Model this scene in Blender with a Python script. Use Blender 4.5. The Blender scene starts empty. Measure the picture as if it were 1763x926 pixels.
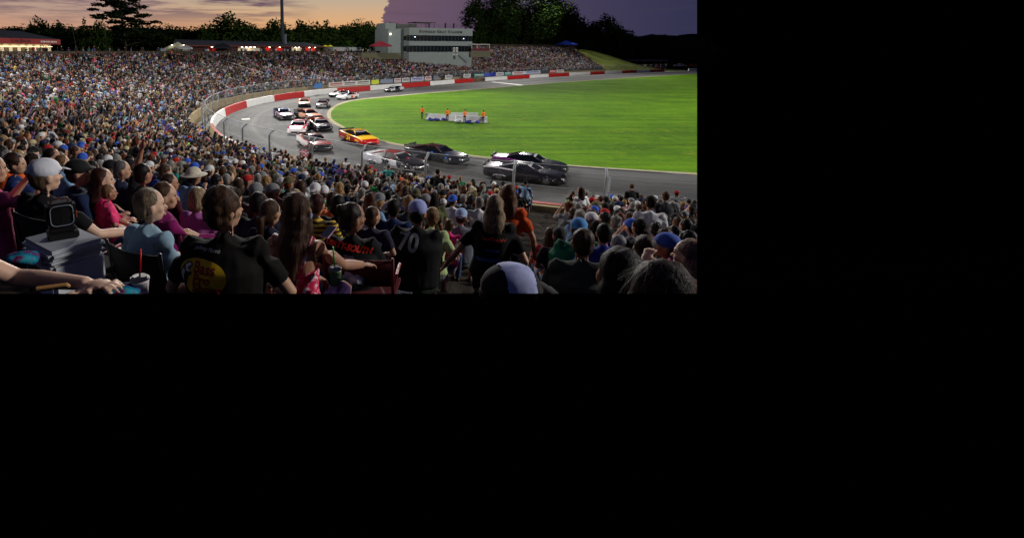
import bpy, bmesh, math, random
import numpy as np
from mathutils import Vector, Matrix, noise
from mathutils.bvhtree import BVHTree
R = math.radians
S = bpy.context.scene
C = S.collection
# ------------------------------------------------------------------ camera, sky, lamps, exposure
EYE = 8.6
FOC = 900.0                       # focal length in pixels of the 1200 px wide photograph
PITCH = math.atan((252 - 88) / FOC)
cam_d = bpy.data.cameras.new('camera')
cam = bpy.data.objects.new('camera', cam_d); C.objects.link(cam); S.camera = cam
cam.location = (0, 0, EYE); cam.rotation_euler = (math.pi / 2 - PITCH, 0, 0)
cam_d.sensor_width = 36; cam_d.lens = 36 * FOC / 1763
cam_d.shift_x = (881.5 - 600) / 1763; cam_d.shift_y = -(463 - 252) / 1763
cam_d.clip_start = 0.1; cam_d.clip_end = 3000
CP, SP = math.cos(PITCH), math.sin(PITCH)

def ray(u, v):
    x = (u - 600) / FOC; y = (v - 252) / FOC
    return Vector((x, CP - y * SP, -SP - y * CP))
def G(u, v, z=0.0):               # point at height z seen at photo pixel u, v
    d = ray(u, v); t = (z - EYE) / d.z
    return Vector((d.x * t, d.y * t, z))
def P(u, v, dist):                # point at ground distance dist (along +Y) seen at u, v
    d = ray(u, v); t = dist / d.y
    return Vector((d.x * t, dist, EYE + d.z * t))
def pix(p):
    x, y, z = p[0], p[1], p[2] - EYE
    dz = y * CP - z * SP; dy = -(y * SP + z * CP)
    return 600 + FOC * x / dz, 252 + FOC * dy / dz
def lin(c, a=None):
    o = tuple(((x / 255) / 12.92 if x / 255 <= .04045 else ((x / 255 + .055) / 1.055) ** 2.4) for x in c)
    return o + (1.0,)
# the built set ends where the photograph ends: its right side and the foot of the near rows
R_N = Vector((CP * 0 + 1, 0, 0)) - Vector((0, CP, -SP)) * ((1200.0 - 600) / FOC); R_N.normalize()
B_N = Vector((0, -SP, -CP)) - Vector((0, CP, -SP)) * ((505.5 - 252) / FOC); B_N.normalize()
EYEV = Vector((0, 0, EYE))

class NT:
    def __init__(s, tree): s.t = tree; s.n = tree.nodes; s.l = tree.links
    def new(s, typ, **k):
        n = s.n.new(typ)
        for a, b in k.items():
            if a.startswith('i_'):
                key = a[2:]; key = int(key) if key.isdigit() else key.replace('_', ' ')
                n.inputs[key].default_value = b
            else: setattr(n, a, b)
        return n
    def c(s, a, b, i=0, o=0):
        s.l.new(a.outputs[o] if not isinstance(a, bpy.types.NodeSocket) else a, b.inputs[i])
    def math(s, op, a, b=None, c=None, clamp=False):
        n = s.n.new('ShaderNodeMath'); n.operation = op; n.use_clamp = clamp
        for k, x in enumerate((a, b, c)):
            if x is None: continue
            if isinstance(x, (int, float)): n.inputs[k].default_value = x
            else: s.l.new(x, n.inputs[k])
        return n.outputs[0]
    def mix(s, f, a, b, typ='MIX'):
        n = s.n.new('ShaderNodeMix'); n.data_type = 'RGBA'; n.blend_type = typ
        for k, x in ((0, f), (6, a), (7, b)):
            if isinstance(x, bpy.types.NodeSocket): s.l.new(x, n.inputs[k])
            else: n.inputs[k].default_value = x
        return n.outputs[2]
    def ramp(s, f, stops, interp='LINEAR'):
        n = s.n.new('ShaderNodeValToRGB'); e = n.color_ramp.elements; n.color_ramp.interpolation = interp
        while len(e) < len(stops): e.new(0.5)
        for k, (p, c) in enumerate(stops): e[k].position = p; e[k].color = c
        s.l.new(f, n.inputs[0]); return n.outputs[0]
    def noise(s, vec, scale, detail=4, rough=.55):
        n = s.n.new('ShaderNodeTexNoise'); n.inputs['Scale'].default_value = scale
        n.inputs['Detail'].default_value = detail; n.inputs['Roughness'].default_value = rough
        if vec is not None: s.l.new(vec, n.inputs['Vector'])
        return n.outputs[0]

w = bpy.data.worlds.new('World'); S.world = w; w.use_nodes = True
t = NT(w.node_tree); bg = t.n['Background']
tc = t.new('ShaderNodeTexCoord'); sx = t.new('ShaderNodeSeparateXYZ'); t.c(tc.outputs['Generated'], sx)
X, Y, Z = sx.outputs
az = t.math('ARCTAN2', X, Y)
el01 = t.math('MULTIPLY', Z, 1 / .13, clamp=True)
low = t.ramp(el01, [(0, lin((200, 124, 80))), (.12, lin((224, 148, 96))), (.4, lin((222, 172, 124))), (.68, lin((194, 172, 146))), (1, lin((166, 160, 156)))])
left = t.ramp(el01, [(0, lin((205, 122, 96))), (.2, lin((208, 150, 118))), (.5, lin((186, 154, 136))), (1, lin((160, 144, 146)))])
lf = t.math('MULTIPLY', t.math('ADD', az, .22), -4.5, clamp=True)
sky = t.mix(lf, low, left)
cv = t.new('ShaderNodeCombineXYZ'); t.c(t.math('MULTIPLY', az, 5.5), cv, 0); t.c(t.math('MULTIPLY', Z, 60), cv, 1)
st = t.noise(cv.outputs[0], 1.0, 5, .6)
h1 = t.math('MULTIPLY', t.math('SUBTRACT', Z, .035), 22, clamp=True)
sm = t.math('MULTIPLY', t.math('MULTIPLY', t.math('SUBTRACT', st, .43), 8.0, clamp=True), h1)
sm = t.math('MULTIPLY', sm, t.math('MULTIPLY', t.math('SUBTRACT', -.05, az), 9.0, clamp=True))
sky = t.mix(sm, sky, lin((108, 84, 98)))
# storm cloud from the control tower to the right
cv2 = t.new('ShaderNodeCombineXYZ'); t.c(t.math('MULTIPLY', az, 30), cv2, 0); t.c(t.math('MULTIPLY', Z, 55), cv2, 1)
bn = t.noise(cv2.outputs[0], 1.0, 5, .6)
edge = t.math('ADD', t.math('MULTIPLY', t.math('SUBTRACT', bn, .5), .075), t.math('MULTIPLY', Z, .22))
dcl = t.math('SUBTRACT', t.math('SUBTRACT', az, .048), edge)
cm = t.math('MULTIPLY', dcl, 220, clamp=True)
azr = t.math('DIVIDE', az, .62, clamp=True)
storm = t.ramp(azr, [(0, lin((116, 90, 104))), (.28, lin((102, 82, 102))), (.5, lin((78, 67, 92))), (.8, lin((58, 55, 82))), (1, lin((46, 48, 76)))])
n3 = t.noise(cv.outputs[0], 1.4, 4, .55)
storm = t.mix(t.math('MULTIPLY', t.math('SUBTRACT', n3, .48), 1.0, clamp=True), storm, lin((70, 60, 80)))
sky = t.mix(cm, sky, storm)
# higher sky and the sky behind: dusk blue grey
up = t.math('MULTIPLY', t.math('SUBTRACT', Z, .12), 3.0, clamp=True)
sky = t.mix(up, sky, lin((42, 46, 68)))
bk = t.math('MULTIPLY', t.math('SUBTRACT', t.math('ABSOLUTE', az), 1.2), 2.0, clamp=True)
sky = t.mix(bk, sky, lin((34, 38, 62)))
# beyond the photograph's right edge and under the horizon nothing is built: dark
vp = t.new('ShaderNodeVectorMath', operation='DOT_PRODUCT'); t.c(tc.outputs['Generated'], vp, 0); vp.inputs[1].default_value = R_N
mk = t.math('GREATER_THAN', vp.outputs['Value'], 0.0)
mk = t.math('MULTIPLY', mk, t.math('LESS_THAN', az, 1.15))
mk = t.math('MULTIPLY', mk, t.math('LESS_THAN', Z, .35))
mk = t.math('MAXIMUM', mk, t.math('LESS_THAN', Z, -.004))
sky = t.mix(mk, sky, (0, 0, 0, 1))
t.c(sky, bg); bg.inputs[1].default_value = 1.0
S.view_settings.view_transform = 'Standard'; S.view_settings.look = 'None'
S.view_settings.exposure = 0.0; S.view_settings.gamma = 1.0; S.view_settings.use_curve_mapping = False
S.cycles.use_denoising = True
S.cycles.max_bounces = 5; S.cycles.diffuse_bounces = 2; S.cycles.transparent_max_bounces = 12

LIGHT = 0.125e6
def flood(name, loc, aim, energy, size=1.6, angle=110, col=(1, .965, .90)):
    l = bpy.data.lights.new(name, 'SPOT'); l.energy = energy; l.shadow_soft_size = size
    l.spot_size = R(angle); l.spot_blend = .8; l.color = col
    o = bpy.data.objects.new(name, l); C.objects.link(o); o.location = loc
    o.rotation_euler = (Vector(aim) - Vector(loc)).to_track_quat('-Z', 'Y').to_euler()
flood('bend_floods_and_fill', (-56, 48, 34), (14, 56, 0), 1.5 * LIGHT, angle=84)
flood('bend_floods_and_fill', (-15, 126, 36), (10, 66, 0), 2.0 * LIGHT)
flood('straight_floods_and_fill', (76, 240, 52), (56, 120, 0), 2.2 * LIGHT)
flood('straight_floods_and_fill', (118, 46, 34), (26, 110, 2), 3.7 * LIGHT, angle=110)  # unseen flood, added off to the right to brighten far stand and field
flood('bend_floods_and_fill', (-15, 126, 36), (22, 158, 6), .3 * LIGHT, angle=80)  # extra head added on the bend mast to brighten the tower's side wall
flood('straight_floods_and_fill', (78, 238, 50), (118, 196, 0), 1.5 * LIGHT, angle=90)  # extra head added on the far mast to brighten bank and pits
flood('floodlight_near', (52, 8, 28), (-12, 30, 4), .66 * LIGHT, angle=90)

# ------------------------------------------------------------------ materials
MATS = {}
def mat(name, rgb, rough=.7, metal=0., var=.12, scale=8., bump=0., spec=.4, emit=None, estr=0., coat=0.):
    if name in MATS: return MATS[name]
    m = bpy.data.materials.new(name); m.use_nodes = True; MATS[name] = m
    t = NT(m.node_tree); b = t.n['Principled BSDF']
    c = lin(rgb)
    tc = t.new('ShaderNodeTexCoord')
    nf = t.noise(tc.outputs['Object'], scale, 5, .6)
    if var:
        d = tuple(x * (1 - var) for x in c[:3]) + (1,); e = tuple(min(1, x * (1 + var)) for x in c[:3]) + (1,)
        t.c(t.ramp(nf, [(.3, d), (.7, e)]), b, 'Base Color')
    else: b.inputs['Base Color'].default_value = c
    b.inputs['Roughness'].default_value = rough; b.inputs['Metallic'].default_value = metal
    b.inputs['Specular IOR Level'].default_value = spec
    if coat: b.inputs['Coat Weight'].default_value = coat; b.inputs['Coat Roughness'].default_value = .08
    if bump:
        bp = t.new('ShaderNodeBump'); bp.inputs['Strength'].default_value = bump; bp.inputs['Distance'].default_value = .02
        t.c(nf, bp, 'Height'); t.c(bp, b, 'Normal')
    if emit:
        b.inputs['Emission Color'].default_value = lin(emit); b.inputs['Emission Strength'].default_value = estr
    return m
# ------------------------------------------------------------------ object helpers
def obj(name, me, m=None, parent=None, label=None, cat=None, group=None, kind=None, smooth=True):
    if isinstance(me, bmesh.types.BMesh):
        d = bpy.data.meshes.new(name); me.to_mesh(d); me.free(); me = d
    if smooth and isinstance(me, bpy.types.Mesh): me.polygons.foreach_set('use_smooth', [True] * len(me.polygons))
    o = bpy.data.objects.new(name, me); C.objects.link(o)
    if m is not None:
        for q in (m if isinstance(m, (list, tuple)) else [m]): me.materials.append(q)
    if parent: o.parent = parent
    tag(o, label, cat, group, kind); return o
def tag(o, label=None, cat=None, group=None, kind=None):
    if label: o['label'] = label
    if cat: o['category'] = cat
    if group: o['group'] = group
    if kind: o['kind'] = kind
    return o
def empty(name, loc, rz=0, label=None, cat=None, group=None):
    o = bpy.data.objects.new(name, None); C.objects.link(o); o.location = loc; o.rotation_euler = (0, 0, rz)
    o.empty_display_size = .2
    return tag(o, label, cat, group)
def copy_tree(o, parent=None):
    c = o.copy(); C.objects.link(c); c.parent = parent
    for ch in o.children: copy_tree(ch, c)
    return c
def pydata(v, f, name='mesh'):
    me = bpy.data.meshes.new(name); me.from_pydata([tuple(x) for x in v], [], f); me.update(); return me
def box(bm, lo, hi, mtx=None, mi=0):
    x0, y0, z0 = lo; x1, y1, z1 = hi
    vs = [Vector(p) for p in ((x0, y0, z0), (x1, y0, z0), (x1, y1, z0), (x0, y1, z0), (x0, y0, z1), (x1, y0, z1), (x1, y1, z1), (x0, y1, z1))]
    if mtx: vs = [mtx @ p for p in vs]
    vs = [bm.verts.new(p) for p in vs]; out = []
    for q in ((3, 2, 1, 0), (4, 5, 6, 7), (0, 1, 5, 4), (1, 2, 6, 5), (2, 3, 7, 6), (3, 0, 4, 7)):
        f = bm.faces.new([vs[k] for k in q]); f.material_index = mi; out.append(f)
    return out
def B(*boxes, bevel=0, mtx=None):
    bm = bmesh.new()
    for b in boxes: box(bm, b[0], b[1], mtx)
    if bevel: bmesh.ops.bevel(bm, geom=list(bm.edges), offset=bevel, segments=2, affect='EDGES')
    return bm
def frame_of(d):
    d = Vector(d).normalized(); a = Vector((0, 0, 1)) if abs(d.z) < .9 else Vector((0, 1, 0))
    x = d.cross(a).normalized(); y = x.cross(d).normalized(); return x, y
def tube(bm, pts, rad, n=8, cap=True, mi=0, flat=None):
    pts = [Vector(p) for p in pts]
    if isinstance(rad, (int, float)): rad = [rad] * len(pts)
    rings = []; px = None
    for k, p in enumerate(pts):
        d = (pts[min(k + 1, len(pts) - 1)] - pts[max(k - 1, 0)])
        if d.length < 1e-9: d = Vector((0, 0, 1))
        x, y = frame_of(d)
        if px is not None:
            dn = d.normalized(); x = (px - dn * px.dot(dn)); x = x.normalized() if x.length > 1e-6 else frame_of(d)[0]; y = dn.cross(x)
        px = x; r = rad[k]; rx, ry = (r if isinstance(r, tuple) else (r, r))
        rings.append([bm.verts.new(p + x * math.cos(2 * math.pi * j / n) * rx + y * math.sin(2 * math.pi * j / n) * ry) for j in range(n)])
    for a, b in zip(rings, rings[1:]):
        for j in range(n):
            f = bm.faces.new((a[j], a[(j + 1) % n], b[(j + 1) % n], b[j])); f.material_index = mi
    if cap and n > 2:
        bm.faces.new(rings[0][::-1]).material_index = mi; bm.faces.new(rings[-1]).material_index = mi
def ell(bm, c, r, rot=None, seg=16, ring=10, mi=0):
    m = Matrix.Translation(c) @ (rot.to_4x4() if rot else Matrix()) @ Matrix.Diagonal((r[0], r[1], r[2], 1))
    o = bmesh.ops.create_uvsphere(bm, u_segments=seg, v_segments=ring, radius=1, matrix=m)
    for v in o['verts']:
        for f in v.link_faces: f.material_index = mi
def remeshed(bm, vox, smooth_it=2, name='mesh'):
    me = bpy.data.meshes.new('tmp'); bm.to_mesh(me); bm.free()
    o = bpy.data.objects.new('tmp', me); C.objects.link(o)
    md = o.modifiers.new('r', 'REMESH'); md.mode = 'VOXEL'; md.voxel_size = vox; md.adaptivity = 0
    if smooth_it:
        md = o.modifiers.new('s', 'SMOOTH'); md.iterations = smooth_it; md.factor = .5
    dg = bpy.context.evaluated_depsgraph_get()
    out = bpy.data.meshes.new_from_object(o.evaluated_get(dg)); out.name = name
    bpy.data.objects.remove(o); bpy.data.meshes.remove(me); return out
def clip_mesh(me, right=True, bottom=True, mw=None):
    bm = bmesh.new(); bm.from_mesh(me)
    for on, nrm in ((right, R_N), (bottom, B_N)):
        if not on: continue
        co = EYEV; no = nrm
        if mw is not None:
            inv = mw.inverted(); co = inv @ EYEV; no = (inv.to_3x3() @ nrm).normalized() if True else nrm
            no = (mw.to_3x3().transposed() @ nrm).normalized()
        bmesh.ops.bisect_plane(bm, geom=list(bm.verts) + list(bm.edges) + list(bm.faces), plane_co=co, plane_no=no, clear_outer=True)
    bm.to_mesh(me); bm.free(); return me
def text_mesh(s, size, mtx, extrude=.004, align='CENTER', shear=0, bold=0, sx=1.0):
    cu = bpy.data.curves.new('txt', 'FONT'); cu.body = s; cu.size = size; cu.extrude = extrude
    cu.align_x = align; cu.align_y = 'CENTER'; cu.shear = shear; cu.offset = bold; cu.resolution_u = 3
    o = bpy.data.objects.new('txt', cu); C.objects.link(o)
    dg = bpy.context.evaluated_depsgraph_get(); me = bpy.data.meshes.new_from_object(o.evaluated_get(dg))
    bpy.data.objects.remove(o); bpy.data.curves.remove(cu)
    me.transform(Matrix.Diagonal((sx, 1, 1, 1))); me.transform(mtx); me.materials.clear(); return me

# ------------------------------------------------------------------ the oval: outer wall line, inner kerb line
def spline(cp, step):
    cp = np.array(cp, float); cp = np.vstack([2 * cp[0] - cp[1], cp, 2 * cp[-1] - cp[-2]]); out = []
    for k in range(1, len(cp) - 2):
        p0, p1, p2, p3 = cp[k - 1:k + 3]
        for s in np.linspace(0, 1, 24, endpoint=False):
            out.append(.5 * ((2 * p1) + (-p0 + p2) * s + (2 * p0 - 5 * p1 + 4 * p2 - p3) * s * s + (-p0 + 3 * p1 - 3 * p2 + p3) * s ** 3))
    out.append(cp[-2]); out = np.array(out)
    d = np.r_[0, np.cumsum(np.linalg.norm(np.diff(out, axis=0), axis=1))]
    n = int(d[-1] / step); q = np.linspace(0, d[-1], n + 1)
    return np.c_[np.interp(q, d, out[:, 0]), np.interp(q, d, out[:, 1])], q
WC = [(30, 21.2), (20, 22.6), (12.8, 24.6), (6.3, 27.6), (-.2, 32.3), (-6.4, 39), (-11.7, 48), (-15, 58), (-16.4, 69.5), (-15.7, 80), (-13.2, 89.5), (-8.6, 99), (-1, 109.5), (13, 124), (35, 147.5), (67, 176), (108, 206), (152, 231), (205, 250)]
IC = [(36, 33.5), (24.6, 36), (16, 39), (9.5, 43), (4, 48.5), (.3, 55.5), (-2, 63.5), (-2.8, 70), (-2.8, 77), (-1.6, 86), (1.5, 93.5), (8, 100.5), (19, 111), (30, 120.5), (45, 134), (67.5, 153), (132, 199.5), (190, 226)]
WL, WQ = spline(WC, .5)
for _ in range(6): WL[1:-1] = (WL[:-2] + 2 * WL[1:-1] + WL[2:]) / 4
IL, IQ = spline(IC, .5)
for _ in range(6): IL[1:-1] = (IL[:-2] + 2 * IL[1:-1] + IL[2:]) / 4
def normals(L):                     # outward (away from the infield)
    T = np.gradient(L, axis=0); T /= np.linalg.norm(T, axis=1)[:, None]
    return np.c_[-T[:, 1], T[:, 0]]
WN = normals(WL)
if np.dot(WN[int(len(WN) * .3)], (-1, 0)) < 0: WN = -WN
for _ in range(30): WN[1:-1] = (WN[:-2] + 2 * WN[1:-1] + WN[2:]) / 4
WN /= np.linalg.norm(WN, axis=1)[:, None]
def wp(q, s=0.0, z=0.0):            # point at arc length q, offset s outward
    k = np.clip(q / WQ[1], 0, len(WL) - 1.001); i = int(k); f = k - i
    p = WL[i] * (1 - f) + WL[i + 1] * f; n = WN[i] * (1 - f) + WN[i + 1] * f
    return Vector((p[0] + n[0] * s, p[1] + n[1] * s, z))
def q_at(u, s=0.0, z=0.0, lo=0, hi=None):      # arc length where the offset line crosses photo column u
    best = None
    hi = hi or WQ[-1]
    for q in np.arange(lo, hi, .5):
        x, _ = pix(wp(q, s, z))
        if best is None or abs(x - u) < best[0]: best = (abs(x - u), q)
    return best[1]
def zf(s, q=0):                     # terrace height; the far end of the stand rises steeper
    k = min(1, max(0, (q - 178) / 40)); return (.762 + .177 * s + .00202 * s * s) * (1 + .30 * k * k * (3 - 2 * k))
def strip(name, fa, fb, qs, m, nrm_up=True, close=True, **k):
    v = []; f = []
    for q in qs: v += [fa(q), fb(q)]
    for j in range(len(qs) - 1): f.append((2 * j, 2 * j + 2, 2 * j + 3, 2 * j + 1))
    me = pydata(v, f, name); clip_mesh(me)
    return obj(name, me, m, **k)
# ------------------------------------------------------------------ ground, infield, track
def g_mat(name, build, rough=.9):
    m = bpy.data.materials.new(name); m.use_nodes = True; t = NT(m.node_tree); b = t.n['Principled BSDF']
    b.inputs['Roughness'].default_value = rough; b.inputs['Specular IOR Level'].default_value = .08
    tc = t.new('ShaderNodeTexCoord'); build(t, b, tc); return m
def grass_b(t, b, tc):
    o = tc.outputs['Object']
    n1 = t.noise(o, .12, 5, .6); n2 = t.noise(o, 1.6, 6, .7); n3 = t.noise(o, 14, 4, .7)
    mp = t.new('ShaderNodeMapping'); mp.inputs['Rotation'].default_value = (0, 0, R(-38)); mp.inputs['Scale'].default_value = (.035, .6, 1)
    t.c(o, mp); n4 = t.noise(mp.outputs[0], 1.0, 4, .6)
    c = t.ramp(n1, [(.3, lin((64, 106, 6))), (.7, lin((104, 150, 8)))])
    c = t.mix(t.math('MULTIPLY', t.math('SUBTRACT', n4, .40), 3.0, clamp=True), c, lin((58, 98, 6)))
    c = t.mix(t.math('MULTIPLY', t.math('SUBTRACT', n2, .53), 6, clamp=True), c, lin((122, 142, 20)))
    c = t.mix(t.math('MULTIPLY', t.math('SUBTRACT', t.noise(mp.outputs[0], 2.3, 5, .65), .58), 7, clamp=True), c, lin((74, 82, 26)))
    c = t.mix(t.math('MULTIPLY', t.math('SUBTRACT', .44, t.noise(o, .45, 6, .7)), 4, clamp=True), c, lin((44, 78, 8)))
    c = t.mix(t.math('MULTIPLY', t.math('SUBTRACT', t.noise(o, .22, 6, .75), .57), 6, clamp=True), c, lin((126, 138, 26)))
    c = t.mix(t.math('MULTIPLY', t.math('SUBTRACT', .46, n3), 6, clamp=True), c, lin((34, 76, 6)))
    t.c(c, b, 'Base Color')
    bp = t.new('ShaderNodeBump'); bp.inputs['Strength'].default_value = .9; bp.inputs['Distance'].default_value = .06
    t.c(n3, bp, 'Height'); t.c(bp, b, 'Normal')
M_GRASS = g_mat('turf_grass', grass_b)
def asph_b(t, b, tc):
    uv = tc.outputs['UV']; o = tc.outputs['Object']
    s = t.new('ShaderNodeSeparateXYZ'); t.c(uv, s)
    cx = t.new('ShaderNodeCombineXYZ'); t.c(t.math('MULTIPLY', s.outputs[0], .012), cx, 0); t.c(t.math('MULTIPLY', s.outputs[1], 1.3), cx, 1)
    n1 = t.noise(cx.outputs[0], 1.0, 5, .6); n2 = t.noise(o, 30, 3, .6); n3 = t.noise(o, .25, 4, .6)
    c = t.ramp(n1, [(.32, lin((66, 66, 68))), (.5, lin((88, 88, 89))), (.7, lin((112, 111, 108)))])
    # the rubbered groove runs in the inner half
    gv = t.math('ABSOLUTE', t.math('SUBTRACT', s.outputs[1], 8.5)); gm = t.math('SUBTRACT', 1, t.math('DIVIDE', gv, 4.2), clamp=True)
    c = t.mix(t.math('MULTIPLY', gm, .75), c, lin((44, 44, 47)))
    c = t.mix(t.math('MULTIPLY', t.math('SUBTRACT', n3, .5), 2.5, clamp=True), c, lin((112, 111, 110)))
    cs = t.new('ShaderNodeCombineXYZ'); t.c(t.math('MULTIPLY', s.outputs[0], .05), cs, 0); t.c(t.math('MULTIPLY', t.math('ADD', s.outputs[1], t.math('MULTIPLY', s.outputs[0], .02)), 3.2), cs, 1)
    c = t.mix(t.math('MULTIPLY', t.math('SUBTRACT', t.noise(cs.outputs[0], 1.0, 3, .6), .58), 6, clamp=True), c, lin((36, 36, 38)))
    # asphalt seams
    se = t.math('LESS_THAN', t.math('ABSOLUTE', t.math('SUBTRACT', t.math('FRACT', t.math('DIVIDE', s.outputs[1], 3.3)), .5)), .012)
    c = t.mix(t.math('MULTIPLY', se, .6), c, lin((34, 34, 36)))
    c = t.mix(t.math('MULTIPLY', t.math('SUBTRACT', n2, .5), 1.5, clamp=True), c, lin((60, 60, 62)))
    t.c(c, b, 'Base Color'); b.inputs['Roughness'].default_value = .72
M_ASPH = g_mat('track_asphalt', asph_b, .75)
def conc_b(c1, c2, c3, sc=1.0):
    def f(t, b, tc):
        o = tc.outputs['Object']; n1 = t.noise(o, .8 * sc, 6, .65); n2 = t.noise(o, 9 * sc, 5, .7)
        c = t.ramp(n1, [(.3, lin(c1)), (.7, lin(c2))]); c = t.mix(t.math('MULTIPLY', t.math('SUBTRACT', n2, .5), 3, clamp=True), c, lin(c3))
        t.c(c, b, 'Base Color')
        bp = t.new('ShaderNodeBump'); bp.inputs['Strength'].default_value = .4; bp.inputs['Distance'].default_value = .02
        t.c(n2, bp, 'Height'); t.c(bp, b, 'Normal')
    return f
M_TERR = g_mat('terrace_concrete', conc_b((52, 46, 41), (78, 70, 62), (34, 30, 27), 1.2))
M_TAN = g_mat('tan_concrete', conc_b((140, 126, 96), (166, 150, 118), (104, 94, 72)))
M_CONC = g_mat('pale_concrete', conc_b((150, 150, 148), (184, 184, 180), (118, 118, 116)))
M_EARTH = g_mat('dark_earth', conc_b((40, 44, 26), (52, 54, 34), (30, 32, 20)))

ql = np.arange(0, WQ[-1], 1.0)
def isec(q):                           # inner kerb point that belongs to arc length q of the wall line
    return IL[min(len(IL) - 1, int(q / WQ[-1] * (len(IL) - 1)))]
# ground sheet
gv = [(-420, -60, -.35), (900, -60, -.35), (900, 1100, -.35), (-900, 1100, -.35)]
bm = bmesh.new(); bm.faces.new([bm.verts.new(p) for p in gv]); bmesh.ops.subdivide_edges(bm, edges=bm.edges, cuts=6, use_grid_fill=True)
me = bpy.data.meshes.new('ground'); bm.to_mesh(me); bm.free(); clip_mesh(me); obj('ground', me, M_EARTH, kind='structure')
# infield grass: fan from the inner kerb line to the far right
bm = bmesh.new(); vs = [bm.verts.new((p[0], p[1], .0)) for p in IL[::2]]
far = [bm.verts.new((260, 190, 0)), bm.verts.new((240, 60, 0)), bm.verts.new((90, 22, 0))]
bm.faces.new(vs + far); bmesh.ops.triangulate(bm, faces=bm.faces[:])
me = bpy.data.meshes.new('infield'); bm.to_mesh(me); bm.free(); clip_mesh(me)
obj('infield_grass', me, M_GRASS, kind='structure')
# track
v = []; f = []; uvs = []; NV = 8
qs = np.arange(0, WQ[-1] + .01, 1.0)
for q in qs:
    a = wp(q); i = isec(q); b = Vector((i[0], i[1], 0)); wdt = (b - a).length
    for j in range(NV + 1):
        p = a.lerp(b, j / NV); p.z = .0; v.append(p); uvs.append((q, wdt * j / NV))
for k in range(len(qs) - 1):
    for j in range(NV):
        a = k * (NV + 1) + j; f.append((a, a + 1, a + NV + 2, a + NV + 1))
me = pydata(v, f, 'track'); u_ = me.uv_layers.new(name='UVMap')
for l in me.loops: u_.data[l.index].uv = uvs[l.vertex_index]
me.transform(Matrix.Translation((0, 0, .006))); clip_mesh(me); obj('race_track', me, M_ASPH, kind='structure')
# inner kerb: worn concrete lip, broken in places
v = []; f = []
INn = normals(IL)
if np.dot(INn[int(len(IL) * .35)], (-1, 0)) < 0: INn = -INn
for k, p in enumerate(IL[::2]):
    n = INn[::2][k]; q = k * 1.0; wd = .35 + .25 * noise.noise(Vector((q * .11, 0, 3))) + .5 * max(0, noise.noise(Vector((q * .05, 5, 3))))
    o = n * .10
    v += [(p[0] + o[0], p[1] + o[1], .012), (p[0] + o[0] * .6, p[1] + o[1] * .6, .06), (p[0] - n[0] * wd, p[1] - n[1] * wd, .055), (p[0] - n[0] * (wd + .1), p[1] - n[1] * (wd + .1), .0)]
for k in range(len(v) // 4 - 1):
    for j in range(3): f.append((4 * k + j, 4 * k + j + 1, 4 * k + j + 5, 4 * k + j + 4))
me = pydata(v, f); clip_mesh(me); obj('inner_kerb', me, g_mat('kerb_concrete', conc_b((150, 142, 112), (188, 180, 150), (120, 116, 70))), kind='structure')
# painted start line and patch marks on the far straight
def ground_quad(name, pts, m, z=.012):
    me = pydata([(*G(*p, 0).xy, z) for p in pts], [tuple(range(len(pts)))]); return obj(name, me, m, kind='structure', smooth=False)
M_WPAINT = mat('white_road_paint', (215, 213, 205), .6, var=.15, scale=3)
ground_quad('finish_line_marking', [(845, 141.8), (850, 141.4), (905, 146.9), (899, 147.7)], M_WPAINT)
ground_quad('road_marking', [(416, 205), (430, 204.3), (430, 206), (416, 206.6)], M_WPAINT)
ground_quad('asphalt_patch', [(712, 152.5), (742, 151.2), (746, 154.2), (716, 155.8)], mat('asphalt_patch', (44, 44, 46), .8))

# ------------------------------------------------------------------ track wall (red and white), coloured by arc length
brk_px = [(369, 0), (389, 1), (425, 0), (472, 1), (525, 0), (581, 1), (637, 0), (692, 1), (741, 0), (783.5, 1), (816, 2), (835, 0), (874, 1), (912, 0), (945, 1), (980, 0), (1016, 1), (1042, 0), (1071, 1), (1097, 0), (1119, 1), (1144, 2), (1187, 0), (1210, 0)]
# entries: start column of a segment and what was before it; colour codes below are red=1 white=0 gap=2
q_left = min(np.arange(0, 120, .5), key=lambda q: pix(wp(q, 0, .5))[0])
qb = [q_at(u, 0, .5, lo=q_left) for u, _ in brk_px]
cols = [1, 0, 1, 0, 1, 0, 1, 0, 1, 0, 1, 2, 0, 1, 0, 1, 0, 1, 0, 1, 0, 1, 2, 0]
cols = [0, 1, 0, 1, 0, 1, 0, 1, 0, 1, 2, 0, 1, 0, 1, 0, 1, 0, 1, 0, 1, 2, 0, 0]
cols[0] = 0                         # 369-389 white
q_red0 = q_at(866, 0, .9, 0, 60); q_mid = q_at(500, 0, .9, 0, 60)
q_n = q_at(388, 0, .9, 0, q_left)
segs = [(0, q_red0, 1), (q_red0, q_n, 0), (q_n, q_left - 1, 1), (q_left - 1, qb[1], 0)] + [(qb[i], qb[i + 1], cols[i]) for i in range(1, len(qb) - 1)]
M_RED = mat('red_wall_paint', (176, 26, 26), .55, var=.14, scale=1.4, bump=.1)
M_WHT = mat('white_wall_paint', (222, 222, 220), .55, var=.08, scale=1.4, bump=.1)
M_BACK = M_TAN
WH = 1.05
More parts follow.
